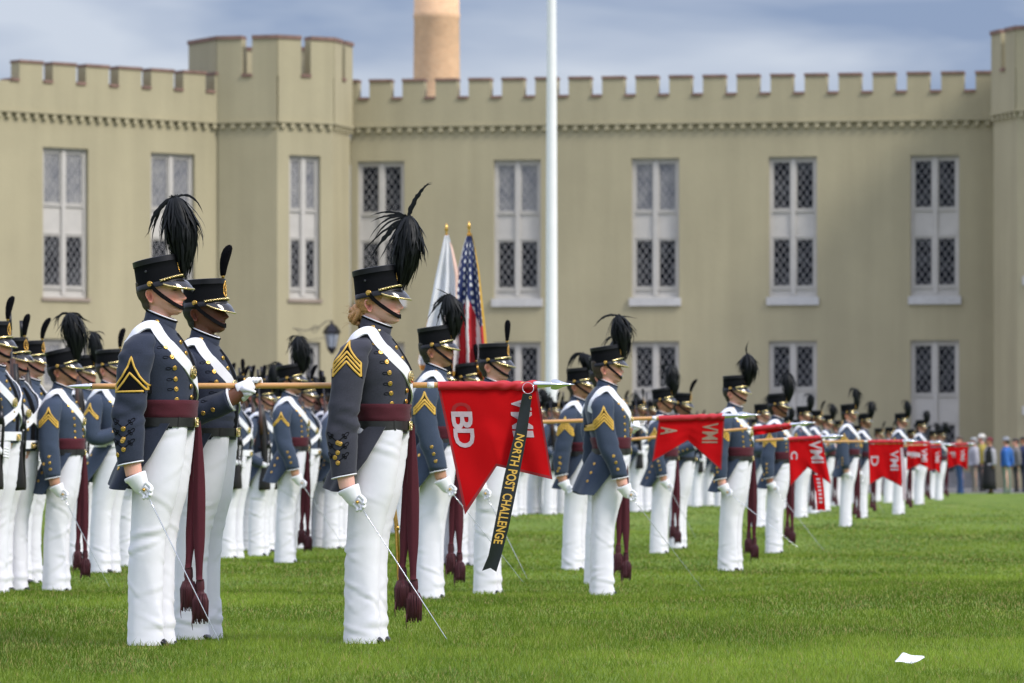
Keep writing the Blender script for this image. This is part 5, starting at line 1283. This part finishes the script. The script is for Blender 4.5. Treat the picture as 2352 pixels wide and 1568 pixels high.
    mb = MB(); mb.lathe([(.26, 0), (.26, .12), (.16, .2), (.135, .35)], None, 24); mb.build('base_collar', mat('white_paint', (.78, .78, .78)), root); mb = MB(); mb.lathe([(.03, 24), (.1, 24.08), (.1, 24.2), (.01, 24.3)], None, 16); mb.build('finial', M_brass, root)
def flag_drape(name, px, top, bot, d, cols, label, pole_x, widths, gold, shift):
    """a parade flag hanging furled along its staff, in deep folds"""
    top_p = at(px, top, d); root = empty(name, (top_p.x, d, ground(top_p.x, d))); tag(root, label, 'flag'); o = root.location; mb = MB(); n, m = 90, 70; R = []; C = []
    for i in range(n + 1):
        v = i / n; y = lerp(top, bot, v); row = []
        xl = float(np.interp(v, [w[0] for w in widths], [w[1] for w in widths])); xr = float(np.interp(v, [w[0] for w in widths], [w[2] for w in widths]))
        for j in range(m + 1):
            u = j / m; f = math.sin(u * 17 + v * 2.5 + shift); x = lerp(xl, xr, u + .035 * math.sin(u * 17 + 1.1 + shift)); p = at(x, y, d + .10 * v * f + .02 * nz3(u * 6, v * 5, 1)) - o; row.append(p); C.append(cols(u, v))
        R.append(row)
    mb.grid(R, False, col=C); mb.build('cloth', mat('flag_cloth', (1, 1, 1), .7, attr='Col', transl=.2), root, colors=True)
    mb = MB(); a = at(pole_x[0], top - 2, d - .0) - o; b_ = at(pole_x[1], 1150, d) - o; mb.tube([a + Vector((0, .12, 0)), b_ + Vector((0, .12, 0))], .016, 10); mb.build('staff', M_ash, root)
    mb = MB(); mb.lathe([(.010, 0), (.014, .014), (.008, .026), (.019, .048), (.012, .075), (.002, .105)], Matrix.Translation(a + Vector((0, .12, 0))), 12); mb.build('spearhead', M_brass, root)
    return root
# ------------------------------------------------------------------ people: picture columns and rows of feet and visor
def spot(xf, yf, yv):
    s = (yf - yv) / 1.62; d = F / s; return (xf - CX) * d / F, d, CH - (yf - HY) * d / F
FOLK = [  # key, x of heel-to-toe middle, y feet, y visor tip, options
 ('P1', 345, 1477, 667, dict(lod='hi', skin='fair', hair='brown', rank='triangle', plume=('cock', 11), tilt=11.5, cuff=.834, seed=1, yaw=-9, apex=(.144, .397), bottom=(.122, .03), fat=.93, sleeve_hw=.072,
    strays=[(Vector((-.10, 0, -.03)), Vector((-.125, 0, -.175)), .012), (Vector((-.09, 0, -.02)), Vector((-.11, .02, -.20)), .009), (Vector((.09, 0, .045)), Vector((.135, 0, -.075)), .006), (Vector((.07, 0, -.05)), Vector((.115, 0, -.14)), .012)],
    label='fair cadet in the left foreground, closed triangular gold badge on his sleeve')),
 ('P2', 449, 1471, 714, dict(lod='hi', skin='dark', hair='black', rank=0, plume=('pompon', 1), tilt=3, arms='pole', seed=2, yaw=-12, sash=False, label='dark-skinned cadet gripping the nearest guidon pole in his gloved hand')),
 ('P3', 840, 1481, 683, dict(lod='hi', f=1, skin='rose', hair='red', rank=4, plume=('cock', 5), tilt=9, cuff=.785, dx=-.018, seed=3, yaw=-10, chev_top=1.415, sleeve_hw=.066, scabbard=True, wool=M_wool_f, apex=(.196, .352), bottom=(.116, .022), fat=.90, hatdx=.012,
    strays=[(Vector((-.09, 0, .05)), Vector((-.185, 0, .005)), .006), (Vector((-.09, 0, .03)), Vector((-.184, .01, -.022)), .006), (Vector((-.12, 0, .03)), Vector((-.19, 0, -.11)), .005), (Vector((-.13, 0, .0)), Vector((-.178, 0, -.145)), .005), (Vector((-.10, 0, -.03)), Vector((-.218, 0, -.16)), .006),
            (Vector((-.09, 0, -.04)), Vector((-.188, 0, -.20)), .013), (Vector((-.06, 0, -.06)), Vector((-.14, 0, -.205)), .007), (Vector((.025, 0, .10)), Vector((.100, 0, .158)), .013), (Vector((.05, 0, -.03)), Vector((.065, 0, -.235)), .009), (Vector((.05, 0, -.04)), Vector((.09, 0, -.235)), .009), (Vector((.04, 0, -.05)), Vector((.032, 0, -.272)), .008), (Vector((.05, 0, -.06)), Vector((.075, 0, -.20)), .012)],
    label='young woman cadet with a strawberry blond bun and four gold chevrons, sword lowered')),
 ('P0', 128, 1378, 849, dict(skin='tan', hair='black', rank=3, plume=('cock', 21), tilt=12, seed=4, yaw=0, fwd=.04, fat=1.25, tall=1.05, f=0, label='cadet with dark hair over the collar, three chevrons and maroon sash at far left')),
 ('L2', 238, 1316, 846, dict(skin='fair', hair='brown', rank=2, plume=('pompon', 1), tilt=4, seed=5, yaw=-14, sash=False, white_belt=True, arms='chest', label='cadet with two chevrons and a black ball plume just left of the front cadet')),
 ('L1', 20, 1357, 826, dict(skin='fair', hair='brown', rank=0, plume=('pompon', 1), tilt=4, seed=6, yaw=-30, sash=False, white_belt=True, arms='rifle', left='up', xbelts=2, label='cadet near the left edge, ball plume directly beside his rifle muzzle')),
 ('L0', 56, 1334, 830, dict(skin='fair', hair='dark', rank=0, plume=('pompon', 2), tilt=3, seed=7, yaw=-16, sash=False, white_belt=True, arms='rifle', left='up', xbelts=2, label='pink-faced cadet half hidden by the hat of the dark-haired cadet')),
 ('Le', -28, 1352, 792, dict(skin='fair', hair='dark', rank=0, plume=('pompon', 1), tilt=3, seed=8, yaw=-16, sash=False, white_belt=True, arms='rifle', left='up', xbelts=2, label='cadet cut off by the left edge of the picture')),
 ('M1', 654, 1294, 875, dict(skin='tan', hair='dark', rank=2, plume=('cock', 22), tilt=10, seed=9, yaw=2, fwd=.12, fat=1.15, label='cadet with two chevrons seen between the front pair and the woman')),
 ('P4', 984, 1375, 802, dict(skin='tan', hair='dark', rank=3, plume=('cock', 23), tilt=8, seed=10, yaw=2, fwd=.10, fat=1.0, tall=.82, label='tan-faced cadet standing behind the nearest red guidon, shaggy plume before the flags',
    strays=[(Vector((-.04, 0, .03)), Vector((-.09, 0, .045)), .004), (Vector((-.06, 0, .0)), Vector((-.11, 0, -.09)), .010), (Vector((-.07, 0, -.03)), Vector((-.15, 0, -.17)), .008), (Vector((-.05, 0, -.04)), Vector((-.08, 0, -.20)), .009)])),
 ('P5', 1119, 1367, 837, dict(skin='fair', hair='dark', rank=3, plume=('pompon', 3), tilt=2, seed=11, sash=False, yaw=-10, label='fair cadet with an upright ball plume whose trousers show below the nearest guidon')),
 ('C1', 1318, 1311, 884, dict(skin='tan', hair='dark', rank=4, plume=('cock', 24), tilt=4, seed=12, yaw=-12, fwd=-.03, tall=.55, bend=-.09, label='cadet with a low drooping plume and one black shoe showing')),
 ('D1', 1379, 1371, 842, dict(skin='fair', hair='brown', rank=4, plume=('cock', 25), tilt=9, seed=13, yaw=8, fwd=.12, chev_top=1.34, dx=.024, fat=1.0, tall=.86, scabbard=True, label='fair cadet with four chevrons between the first and second red guidons',
    strays=[(Vector((-.10, 0, .03)), Vector((-.17, 0, -.08)), .009), (Vector((.05, 0, .0)), Vector((.15, 0, -.02)), .004)])),
 ('D2', 1372, 1345, 862, dict(skin='fair', hair='dark', rank=0, plume=('cock', 29), tall=.6, tilt=4, seed=14, yaw=-10, arms='pole', sash=False, label='guidon bearer almost wholly hidden behind the cadet at centre right')),
 ('F1', 1512, 1271, 923, dict(skin='tan', hair='dark', rank=3, plume=('cock', 26), tilt=8, seed=15, yaw=-4, fwd=.09, fat=1.05, label='cadet with a broad dark plume standing behind the second red guidon')),
 ('F2', 1556, 1262, 932, dict(skin='brown', hair='black', rank=0, plume=('pompon', 2), tilt=-2, seed=16, yaw=-14, arms='pole', sash=False, label='brown-skinned cadet with a thin leaning ball plume above the second red guidon')),
 ('H1', 1676, 1312, 900, dict(skin='fair', hair='dark', rank=4, plume=('cock', 27), tilt=3, seed=17, yaw=-14, tall=.80, label='cadet right of the second guidon, one feather curling straight up',
    strays=[(Vector((-.03, 0, .06)), Vector((.02, 0, .13)), .008), (Vector((-.05, 0, -.02)), Vector((-.08, 0, -.12)), .010)])),
 ('H2', 1776, 1274, 934, dict(skin='brown', hair='black', rank=4, plume=('cock', 28), tilt=4, seed=18, yaw=-6, fat=.95, tall=.9, label='brown-faced cadet with four chevrons between the third and fourth guidons')),
 ('H0', 1742, 1212, 951, dict(lod='lo', skin='fair', hair='dark', rank=0, plume=('cock', 31), tilt=4, seed=19, yaw=-14, tall=.45, arms='pole', sash=False, label='red-faced cadet half hidden behind the brown-faced cadet near the third guidon')),
 ('M2', 1941, 1210, 951, dict(lod='lo', skin='fair', hair='dark', rank=3, plume=('cock', 32), tilt=6, seed=20, yaw=0, fwd=.03, tall=.9, fat=.8, label='cadet with long narrow white trousers standing clear, right of the fourth guidon')),
 ('N1', 1979, 1194, 969, dict(lod='lo', skin='tan', hair='dark', rank=3, plume=('cock', 33), tilt=4, seed=21, yaw=-12, tall=.8, label='cadet directly left of the fifth guidon')),
 ('R1', 2063, 1181, 968, dict(lod='lo', skin='fair', hair='dark', rank=3, plume=('cock', 34), tilt=4, seed=22, yaw=-12, tall=.9, label='cadet with red streamers across his trousers, behind the fifth guidon')),
 ('R2', 2110, 1157, 980, dict(lod='lo', skin='fair', hair='dark', rank=3, plume=('cock', 35), tilt=4, seed=23, yaw=-12, tall=.75, label='cadet under the sixth guidon with his near knee bent')),
 ('R3', 2156, 1152, 1001, dict(lod='lo', skin='fair', hair='dark', rank=3, plume=('cock', 36), tilt=4, seed=24, yaw=-12, tall=.8, label='last cadet of the rank, between the seventh and eighth guidons')),
 ('K1', 1838, 1186, 954, dict(lod='lo', skin='fair', hair='dark', rank=3, plume=('cock', 37), tilt=4, seed=25, yaw=-12, tall=.8, arms='chest', label='cadet seen above the left half of the fourth guidon')),
 ('K2', 1868, 1176, 962, dict(lod='lo', skin='tan', hair='dark', rank=0, plume=('pompon', 2), tilt=2, seed=26, yaw=-12, arms='pole', sash=False, label='bearer seen above the middle of the fourth guidon')),
 ('K3', 1893, 1174, 971, dict(lod='lo', skin='fair', hair='dark', rank=0, plume=('cock', 38), tilt=4, seed=27, yaw=-12, tall=.8, arms='pole', label='cadet with a grey-topped hat above the right end of the fourth guidon')),
]
def far_row(key, xs, yf, yv, n0, labels, **kw):
    out = []
    for i, x in enumerate(xs):
        r = random.Random(n0 + i); k = dict(lod='lo', skin=r.choice(['fair', 'fair', 'tan', 'brown', 'fair']), hair=r.choice(['dark', 'brown']), rank=r.choice([0, 2, 3]), plume=r.choice([('pompon', 1), ('pompon', 2), ('pompon', 3), ('cock', 40 + r.randint(0, 3))]), tilt=r.uniform(0, 9), seed=n0 + i, yaw=r.uniform(-26, -10), group='cadets massed in the blurred ranks', sash=False, white_belt=True, arms='rifle', left='up', xbelts=2, tall=.8)
        k.update(kw); out.append((f'{key}{i}', x + r.uniform(-5, 5), yf(x) + r.uniform(-3, 3), yv(x) + r.uniform(-5, 5), {**k, 'label': labels(i)}))
    return out
ORD = ['first', 'second', 'third', 'fourth', 'fifth', 'sixth', 'seventh', 'eighth', 'ninth', 'tenth', 'eleventh', 'twelfth', 'thirteenth', 'fourteenth', 'fifteenth', 'sixteenth', 'seventeenth', 'eighteenth', 'nineteenth', 'twentieth', 'twenty-first', 'twenty-second', 'twenty-third', 'twenty-fourth', 'twenty-fifth', 'twenty-sixth', 'twenty-seventh', 'twenty-eighth', 'twenty-ninth', 'thirtieth']
lin = lambda x0, y0, x1, y1: (lambda x: y0 + (y1 - y0) * (x - x0) / (x1 - x0))
CROWD = []
CROWD += far_row('La', [176, 296], lambda x: 1300, lambda x: 862, 100, lambda i: ['cadet peering between the two hats at far left, ball plume beside a rifle muzzle', 'cadet whose white trousers show directly left of the front cadet'][i])
CROWD += far_row('Lb', [528, 592, 622], lambda x: 1284, lambda x: [0, 897, 914, 926][1 + [528, 592, 622].index(min([528, 592, 622], key=lambda q: abs(q - x)))], 110, lambda i: f'cadet, {ORD[i]} from left in the near blurred rank beyond the bearer')
CROWD += far_row('Lc', [500, 530, 552, 580, 608, 640, 690, 716, 742, 768, 792, 818], lambda x: 1262 - (x - 500) * .02, lambda x: 905 + (x - 500) * .035, 120, lambda i: f'cadet, {ORD[i]} from left in the middle blurred rank behind the pole')
CROWD += far_row('Ld', [470, 498, 528, 560, 590, 622, 655, 690, 720, 752, 778, 804, 900, 926, 955, 980], lambda x: 1246 - (x - 470) * .045, lambda x: 918 + (x - 470) * .035, 140, lambda i: f'cadet, {ORD[i]} from left in the rearmost blurred rank left of the flags')
CROWD += far_row('Re', [1010, 1055, 1165, 1195, 1228, 1262, 1294, 1330, 1418, 1460, 1488], lambda x: 1192 - (x - 1010) * .045, lambda x: 938 + (x - 1010) * .012, 160, lambda i: f'cadet, {ORD[i]} from left in the band rank right of the flags')
CROWD += far_row('Rf', [1024, 1090, 1150, 1180, 1212, 1246, 1278, 1310, 1350, 1440, 1474, 1500], lambda x: 1176 - (x - 1010) * .03, lambda x: 948 + (x - 1010) * .012, 180, lambda i: f'cadet, {ORD[i]} from left in the row behind the band rank')
CROWD += far_row('Rg', [1568, 1584, 1600, 1616, 1632, 1648, 1700, 1722], lambda x: 1160, lambda x: 983, 200, lambda i: f'cadet, {ORD[i]} from left in the distant row under the second guidon')
CROWD += far_row('Rh', [1800, 1824, 1916, 1960, 2012, 2034, 2048, 2086, 2134], lambda x: 1168 - (x - 1800) * .055, lambda x: 978 + (x - 1800) * .07, 220, lambda i: f'cadet, {ORD[i]} from left in the distant row among the far guidons', sash=True, rank=3, xbelts=1, arms='down', left='down', white_belt=False)
PLACED = {}
for key, xf, yf, yv, o in FOLK + CROWD:
    X, Y, Z = spot(xf, yf, yv); PLACED[key] = (X, Y, Z)
    if key not in ('P2',): CTRL.append((X, Y, Z))
build_ground(); build_barracks(); build_grass()
P = {}
for key, xf, yf, yv, o in FOLK + CROWD:
    X, Y, Z = PLACED[key]; g = ground(X, Y); o = dict(o)
    # keep the visor on its row by a slight change of stature
    k = max(.93, min(1.07, 1 + (Z - g) / 1.62)); o.setdefault('group', None)
    if key == 'P3': k = .996
    if key == 'P2': Y = 22.74; X = (449 - CX) * Y / F; g = ground(X, Y); k = .965
    P[key] = assemble(X, Y, g - .004, k, **o)
bpy.context.view_layer.update()

# swords: tips as (forward, sideways, up) in the holder's own space
person_sword(P['P1'], .834, (.378, -.215, .015), 'thin steel sword held down by the fair cadet in the left foreground')
person_sword(P['P3'], .785, (.438, -.215, .016), 'thin steel sword with gilt guard held down by the woman cadet', dx=-.018)
for k, t, lb in (('P0', (.42, -.2, .02), 'sword of the dark-haired cadet with three chevrons at far left'), ('M1', (.50, -.2, .19), 'sword of the cadet behind the pole, crossing toward the woman'), ('P4', (.62, -.2, .10), 'sword pointing down behind the tip of the nearest guidon'),
                 ('P5', (.33, -.2, .10), 'sword behind the black ribbon of the nearest guidon'), ('D1', (.72, -.215, .02), 'long sword reaching to the grass right of the centre-right cadet'), ('F1', (.42, -.2, .15), 'faint sword below the second guidon'),
                 ('H1', (.68, -.2, .21), 'sword crossing in front of the brown-faced cadet’s trousers'), ('H2', (.58, -.2, .02), 'sword whose tip is the farthest right of the bright blades'), ('N1', (.42, -.2, .06), 'short blurred sword below the fifth guidon')):
    oo = {q[0]: q[4] for q in FOLK}[k]; person_sword(P[k], .834, t, lb, oo.get('dx', 0), oo.get('fwd', 0))
for k in [q[0] for q in FOLK if q[4].get('arms') == 'rifle']: rifle(P[k], {'L1': 'dark rifle held upright at the left, its muzzle beside a ball plume', 'L0': 'rifle behind the hat of the dark-haired cadet', 'Le': 'rifle of the cadet cut by the left edge'}[k], loc=(.165, -.16, 1.33) if k == 'L1' else (.085, -.175, 1.30))
for key, xf, yf, yv, o in CROWD:
    if o['arms'] == 'rifle': rifle(P[key], 'rifle of the ' + o['label'].replace(',', '') if len(o['label'].split()) < 14 else 'rifle muzzle beside the ball plume between the hats at far left', full=key[:2] in ('La', 'Lb', 'Lc'))

# guidons ---------------------------------------------------------------------------
g1 = Guidon(22.40, (206, 887, 1236, 883), 1320, (1006, 1234, (1068, 1182), (1141, 1070), (1269, 1101)), 'nearest red guidon with grey letters BD and a black ribbon, on a long wooden pole', ferrule=153, seed=.4)
g1.letters('O', 1036, 1082, 924, 960, 2, 'letter_showing_through', M_letter_s, .0016, .03)
g1.letters('B', 1036, 1084, 945, 987, 3, bold=.025); g1.letters('D', 1041, 1088, 984, 1028, 4, bold=.025)
g1.letters('V', 1173, 1219, 911, 943, 2, bold=.02); g1.letters('M', 1173, 1221, 946, 985, 4, bold=.02); g1.letters('I', 1177, 1224, 989, 1004, 3, bold=.02)
# ring, eyelet and the long black ribbon
def ribbon(g, pts, m, text=None, t0=0, t1=1, th=.6, name='ribbon', tm=None, d_off=-.035, notch=True, bold=.02):
    P_ = g.P; mb = MB(); n = 60; L0, R0, ns = [], [], []
    ys = [p[0] for p in pts]
    def edge(t, s): return P_(float(np.interp(t, ys, [p[1 + 2 * s] for p in pts])), float(np.interp(t, ys, [p[2 + 2 * s] for p in pts])), d_off)
    def pt(t, u, off=0): a, b = edge(t, 0), edge(t, 1); return a.lerp(b, u) + Vector((0, .010 * math.sin(t * 5 + 1) + .003 * math.sin(t * 14 + u * 3) - off, 0))
    rows, rows2 = [], []
    for i in range(n + 1):
        t = i / n; r = []
        for j in range(9):
            u = j / 8; tt = t
            if notch and i > n - 4: tt = 1 - (n - i) / n - (.022 * (1 - abs(2 * u - 1)) * (1 - (n - i) / 4))
            r.append(pt(tt, u))
        rows.append(r); rows2.append([q + Vector((0, .0012, 0)) for q in r])
    mb.grid(rows, False); mb.grid(rows2, False, flip=True); o = mb.build(name, m, g.root)
    if text:
        V, Fc = text_faces(text, 1, bold, 1.04); tb = MB(); tb.add([pt(lerp(t0, t1, u), lerp(.5 - th / 2, .5 + th / 2, v), .0016) for u, v in V], Fc); tb.build('lettering', tm or M_goldtext, o, smooth=False)
    return o
ribbon(g1, [(0, 1200.5, 903, 1222.5, 905), (.23, 1183, 993, 1210, 1000), (.46, 1158, 1092, 1192, 1096), (.75, 1135, 1210, 1168, 1214), (.9, 1122, 1275, 1151, 1278), (1, 1107, 1311, 1140, 1313)], M_ribbon, 'NORTH POST CHALLENGE', .232, .835, .66)
mb = MB(); c = g1.P(1213, 899, -.04); mb.tube([c + Vector((.026 * math.cos(a), 0.006 * math.sin(a), .016 + .026 * math.sin(a))) for a in [2 * math.pi * k / 28 for k in range(28)]], .0014, 6, closed=True); mb.build('split_ring', M_steel, g1.root)
mb = MB(); c = g1.P(1218, 913, -.042); mb.tube([c + Vector((.0055 * math.cos(a), 0, .0055 * math.sin(a))) for a in [2 * math.pi * k / 20 for k in range(20)]], .0018, 6, closed=True); mb.build('eyelet', M_brass, g1.root)
dd = lambda s: F / s
g2 = Guidon(dd(303), (1210, 970, 1664, 955), 1748, (1513, 1664, (1498, 1060), (1580, 1011), (1657, 1080)), 'second red guidon, letters A and VMI, with an arched lower edge', seed=1.3, r=.0150)
g2.letters('A', 1518, 1556, 980, 998, -1, m=M_letter_b, bold=.03); g2.letters('VMI', 1614, 1650, 971, 1017, -2, m=M_letter_b, bold=.015)
g3 = Guidon(dd(262), (1440, 1010, 1818, 975), 1876, (1730, 1818, (1731, 1000), (1775, 994), (1814, 985)), 'third red guidon, rolled narrow against its pole', seed=2.1, waves=.03)
g4 = Guidon(dd(236), (1735, 1012, 1893, 1003), 1940, (1812, 1888, (1814, 1118), (1856, 1073), (1909, 1112)), 'fourth red guidon with a letter C, VMI and a red streamer', seed=3.0, waves=.02)
g4.letters('C', 1816, 1832, 1036, 1055, 0, bold=.03); g4.letters('VMI', 1857, 1885, 1011, 1063, 8, bold=.02)
ribbon(g4, [(0, 1867, 1090, 1889, 1090), (.5, 1874, 1130, 1893, 1130), (1, 1877, 1172, 1896, 1172)], M_red, 'IIIIIII', .1, .8, .4, name='streamer', tm=M_letter)
g5 = Guidon(dd(196), (1890, 1014, 2076, 1013), 2110, (1995, 2076, (1997, 1113), (2028, 1095), (2072, 1118)), 'fifth red guidon with a letter D, VMI and pale streamers', seed=3.9, waves=.02)
g5.letters('D', 2000, 2018, 1047, 1070, 0, bold=.02); g5.letters('VMI', 2045, 2064, 1034, 1080, 0, bold=.02)
ribbon(g5, [(0, 2068, 1028, 2074, 1028), (.5, 2071, 1080, 2080, 1080), (1, 2074, 1150, 2082, 1150)], M_letter, name='streamer', d_off=-.06)
g6 = Guidon(dd(165), (2010, 1018, 2140, 1016), 2172, (2084, 2137, (2082, 1080), (2112, 1066), (2140, 1078)), 'sixth red guidon crossed by a pale ribbon', seed=4.4, waves=.02)
g6.letters('E', 2092, 2104, 1038, 1052, 0); g6.letters('VMI', 2116, 2130, 1030, 1060, 0, bold=.02)
ribbon(g6, [(0, 2083, 1037, 2083, 1046), (1, 2114, 1040, 2114, 1050)], M_letter, name='streamer', d_off=-.05)
g7 = Guidon(dd(148), (2060, 1024, 2172, 1021), 2196, (2130, 2162, (2131, 1082), (2148, 1078), (2160, 1088)), 'seventh red guidon, the narrow one before the last cadet', seed=5.1, waves=.02)
g7.letters('VMI', 2148, 2158, 1036, 1062, 0, bold=.02)
g8 = Guidon(dd(136), (2140, 1021, 2224, 1019), 2242, (2176, 2224, (2177, 1076), (2202, 1066), (2222, 1079)), 'eighth red guidon, farthest right, before the spectators', seed=6.1, waves=.02)
g8.letters('VMI', 2206, 2216, 1032, 1058, 0, bold=.02); g8.letters('F', 2182, 2194, 1038, 1050, 0)

# the colour guard's two flags --------------------------------------------------------
def us(u, v):
    if v < .012 or (u > .955 and v > .02) : return (.62, .36, .05)
    if v < .52 + .10 * math.sin(u * 9) and u > .10 + .55 * max(0, v - .35):
        # stars along the folds
        a, b = u * 7 + .3 * math.sin(v * 9), v * 19 + (.5 if int(u * 7) % 2 else 0)
        return (.75, .76, .80) if (a % 1 - .5) ** 2 + ((b % 1) - .5) ** 2 * .8 < .05 and .05 < v else (.018, .03, .12)
    k = int((u * 7.2 + v * 1.4)) % 2
    if v > .90: return (.62, .34, .05) if (u * 9 % 1) < .6 else (.45, .02, .03)
    return (.52, .02, .03) if k else (.72, .70, .70)
def wf(u, v):
    if u < .04 and v > .60 or v > .965: return (.78, .38, .10)
    if u > .86 and .05 < v < .55: return (.80, .55, .46)
    return (.76, .76, .80)
flag_drape('national_flag', 1078, 535, 885, dd(262), us, 'furled stars and stripes with gold fringe hanging from its staff', (1077, 1060), [(0, 1073, 1083), (.08, 1063, 1091), (.25, 1048, 1102), (.45, 1033, 1110), (.6, 1028, 1116), (.78, 1032, 1122), (1, 1030, 1126)], True, .3)
flag_drape('white_flag', 1026, 540, 850, dd(262), wf, 'furled white flag with orange fringe beside the stars and stripes', (1025, 1010), [(0, 1021, 1031), (.1, 1014, 1040), (.3, 1000, 1054), (.6, 982, 1062), (.8, 968, 1052), (.93, 958, 1015), (1, 966, 992)], True, 1.6)
for px, lb, sd in ((1004, 'colour bearer hidden behind the tan-faced cadet', 90), (1062, 'colour bearer between the two cadets behind the nearest guidon', 91)):
    X, Y, Z = (px - CX) * dd(262) / F, dd(262), 0; assemble(X, Y, ground(X, Y), 1, lod='lo', skin='fair', hair='dark', rank=0, plume=('pompon', 3), seed=sd, yaw=-20, sash=False, white_belt=True, xbelts=2, arms='chest', label=lb)

# spectators at the far edge of the lawn ----------------------------------------------
def civilian(px, yf, s, label, top, legs, hair, skin='fair', skirt=False, hat=None, yaw=0, jacket=None, f=0, k=1.0):
    d = F / s; X = (px - CX) * d / F; me = get_body('lo', f, SKIN[skin], 'down', .834, 0.0, 'down'); o = link('person', me, None, (X, d, .0 if d < LAWN_END else .0), (0, 0, math.radians(yaw))); o.scale = (k, k, k); tag(o, label, 'spectator')
    def torso():
        mb = MB(); mb.grid([[TP(2 * math.pi * j / 18, z, .012 + (.02 if z < 1.0 else 0)) for j in range(18)] for z in (1.46, 1.42, 1.36, 1.28, 1.2, 1.1, 1.0, .93, .86)][:9], True, True, True, flip=True)
        for sd in (1, -1): v_sleeve(mb, 'lo', sd, .85, 0, 1)
        return mb
    mb = torso(); mb.build('shirt', top, o)
    if jacket: mb = MB(); mb.grid([[TP(th, z, .03) for th in [lerp(.55, 2 * math.pi - .55, j / 20) for j in range(21)]] for z in (1.45, 1.38, 1.28, 1.15, 1.0, .9, .8)], False, flip=True); mb.build('jacket', jacket, o)
    if skirt: mb = MB(); mb.grid([[(.06 + r * math.cos(a), r * 1.1 * math.sin(a), z) for a in [2 * math.pi * j / 20 for j in range(20)]] for z, r in ((1.0, .15), (.8, .19), (.4, .21), (.12, .23))], True, True, True); mb.build('skirt', legs, o)
    else: mb = trousers_mesh('lo', 2.2, slim=.85); mb.build('trousers', legs, o)
    hm = hair_mesh('short', 'lo'); hm.grid([[head_pt(2 * math.pi * j / 20, h, .012) for j in range(20)] for h in (.13, .15, .17, .19, .21, .223)], True, True, True); hm.build('hair', hair, o)
    if hat: mb = MB(); mb.lathe([(.17, .0), (.17, .008), (.105, .012), (.10, .09), (.06, .11), (.01, .115)], Matrix.Translation((.045, 0, 1.66)), 20); mb.build('hat', hat, o)
    for s_ in (-1, 1): link('shoe', cached(('shoe', s_), lambda: shoe_mesh(s_).mesh('shoe', [M_shoe])), o)
    return o
cm = lambda n, c: mat(n, c, .85, noise=(6, .12), bump=(30, .3, .01))
civilian(2207, 1131, 76, 'spectator in blue jeans behind the eighth guidon', cm('rust_shirt', (.25, .08, .05)), cm('denim', (.03, .07, .18)), M_hair_brown, yaw=200)
civilian(2240, 1128, 73, 'spectator in a white shirt beside the eighth guidon', cm('white_shirt', (.36, .35, .38)), cm('khaki', (.14, .13, .10)), mat('grey_hair', (.35, .36, .36), .8), yaw=170, skin='tan')
civilian(2258, 1125, 71, 'spectator in a yellow jacket and white hat, left of the maroon cap', cm('yellow_jacket', (.34, .27, .05)), cm('dark_trousers', (.03, .03, .03)), mat('white_hair', (.6, .58, .55), .8), hat=cm('white_hat', (.6, .57, .52)), yaw=160, k=1.06)
civilian(2276, 1132, 76, 'spectator in a maroon cap, black jacket, white shirt and long black skirt', cm('white_shirt', (.42, .42, .46)), cm('black_skirt', (.012, .012, .014)), cm('maroon_cap', (.16, .015, .03)), skirt=True, jacket=cm('black_jacket', (.012, .012, .014)), yaw=190, skin='tan', k=.98)
civilian(2314, 1134, 76, 'spectator in a bright blue top and pale green trousers with long brown hair', cm('blue_top', (.03, .13, .42)), cm('sage_trousers', (.15, .20, .15)), M_hair_brown, yaw=150, k=.97, hat=cm('grey_cap', (.25, .26, .28)))
civilian(2336, 1131, 75, 'spectator in a grey patterned top and dark trousers near the right edge', cm('grey_top', (.16, .155, .155)), cm('dark_trousers', (.02, .02, .025)), M_hair_dark, yaw=180, k=.97)
civilian(2354, 1131, 75, 'spectator in navy cut by the right edge of the picture', cm('navy_top', (.035, .045, .11)), cm('navy_trousers', (.02, .025, .05)), M_hair_dark, yaw=180, skin='tan')

# scrap of white paper lying on the grass ------------------------------------------------
d = 19.6; c = at(2090, 1502, d); gz_ = ground(c.x, c.y); mb = MB(); R = []
for i in range(17):
    u = i / 16; r = []; top = float(np.interp(u, [0, .1, .28, .5, .75, 1], [.008, .018, .040, .033, .031, .024])); bot = float(np.interp(u, [0, .3, .55, .8, 1], [.006, .004, .002, .008, .023]))
    for j in range(9): v = j / 8; r.append((-.062 + .122 * u + .003 * v, -.03 + .07 * v + .02 * u + .006 * math.sin(u * 6), .012 + lerp(bot, top, v) + .0025 * math.sin(u * 9 + v * 5)))
    R.append(r)
mb.grid(R, False); mb.grid([[(x, y, z - .0012) for x, y, z in r] for r in R], False, flip=True)
o = mb.build('paper_scrap', mat('paper', (.82, .83, .87), .7, bump=(40, .4, .004))); o.location = (c.x, c.y, gz_); tag(o, 'torn scrap of white paper lying on the grass at lower right', 'paper')
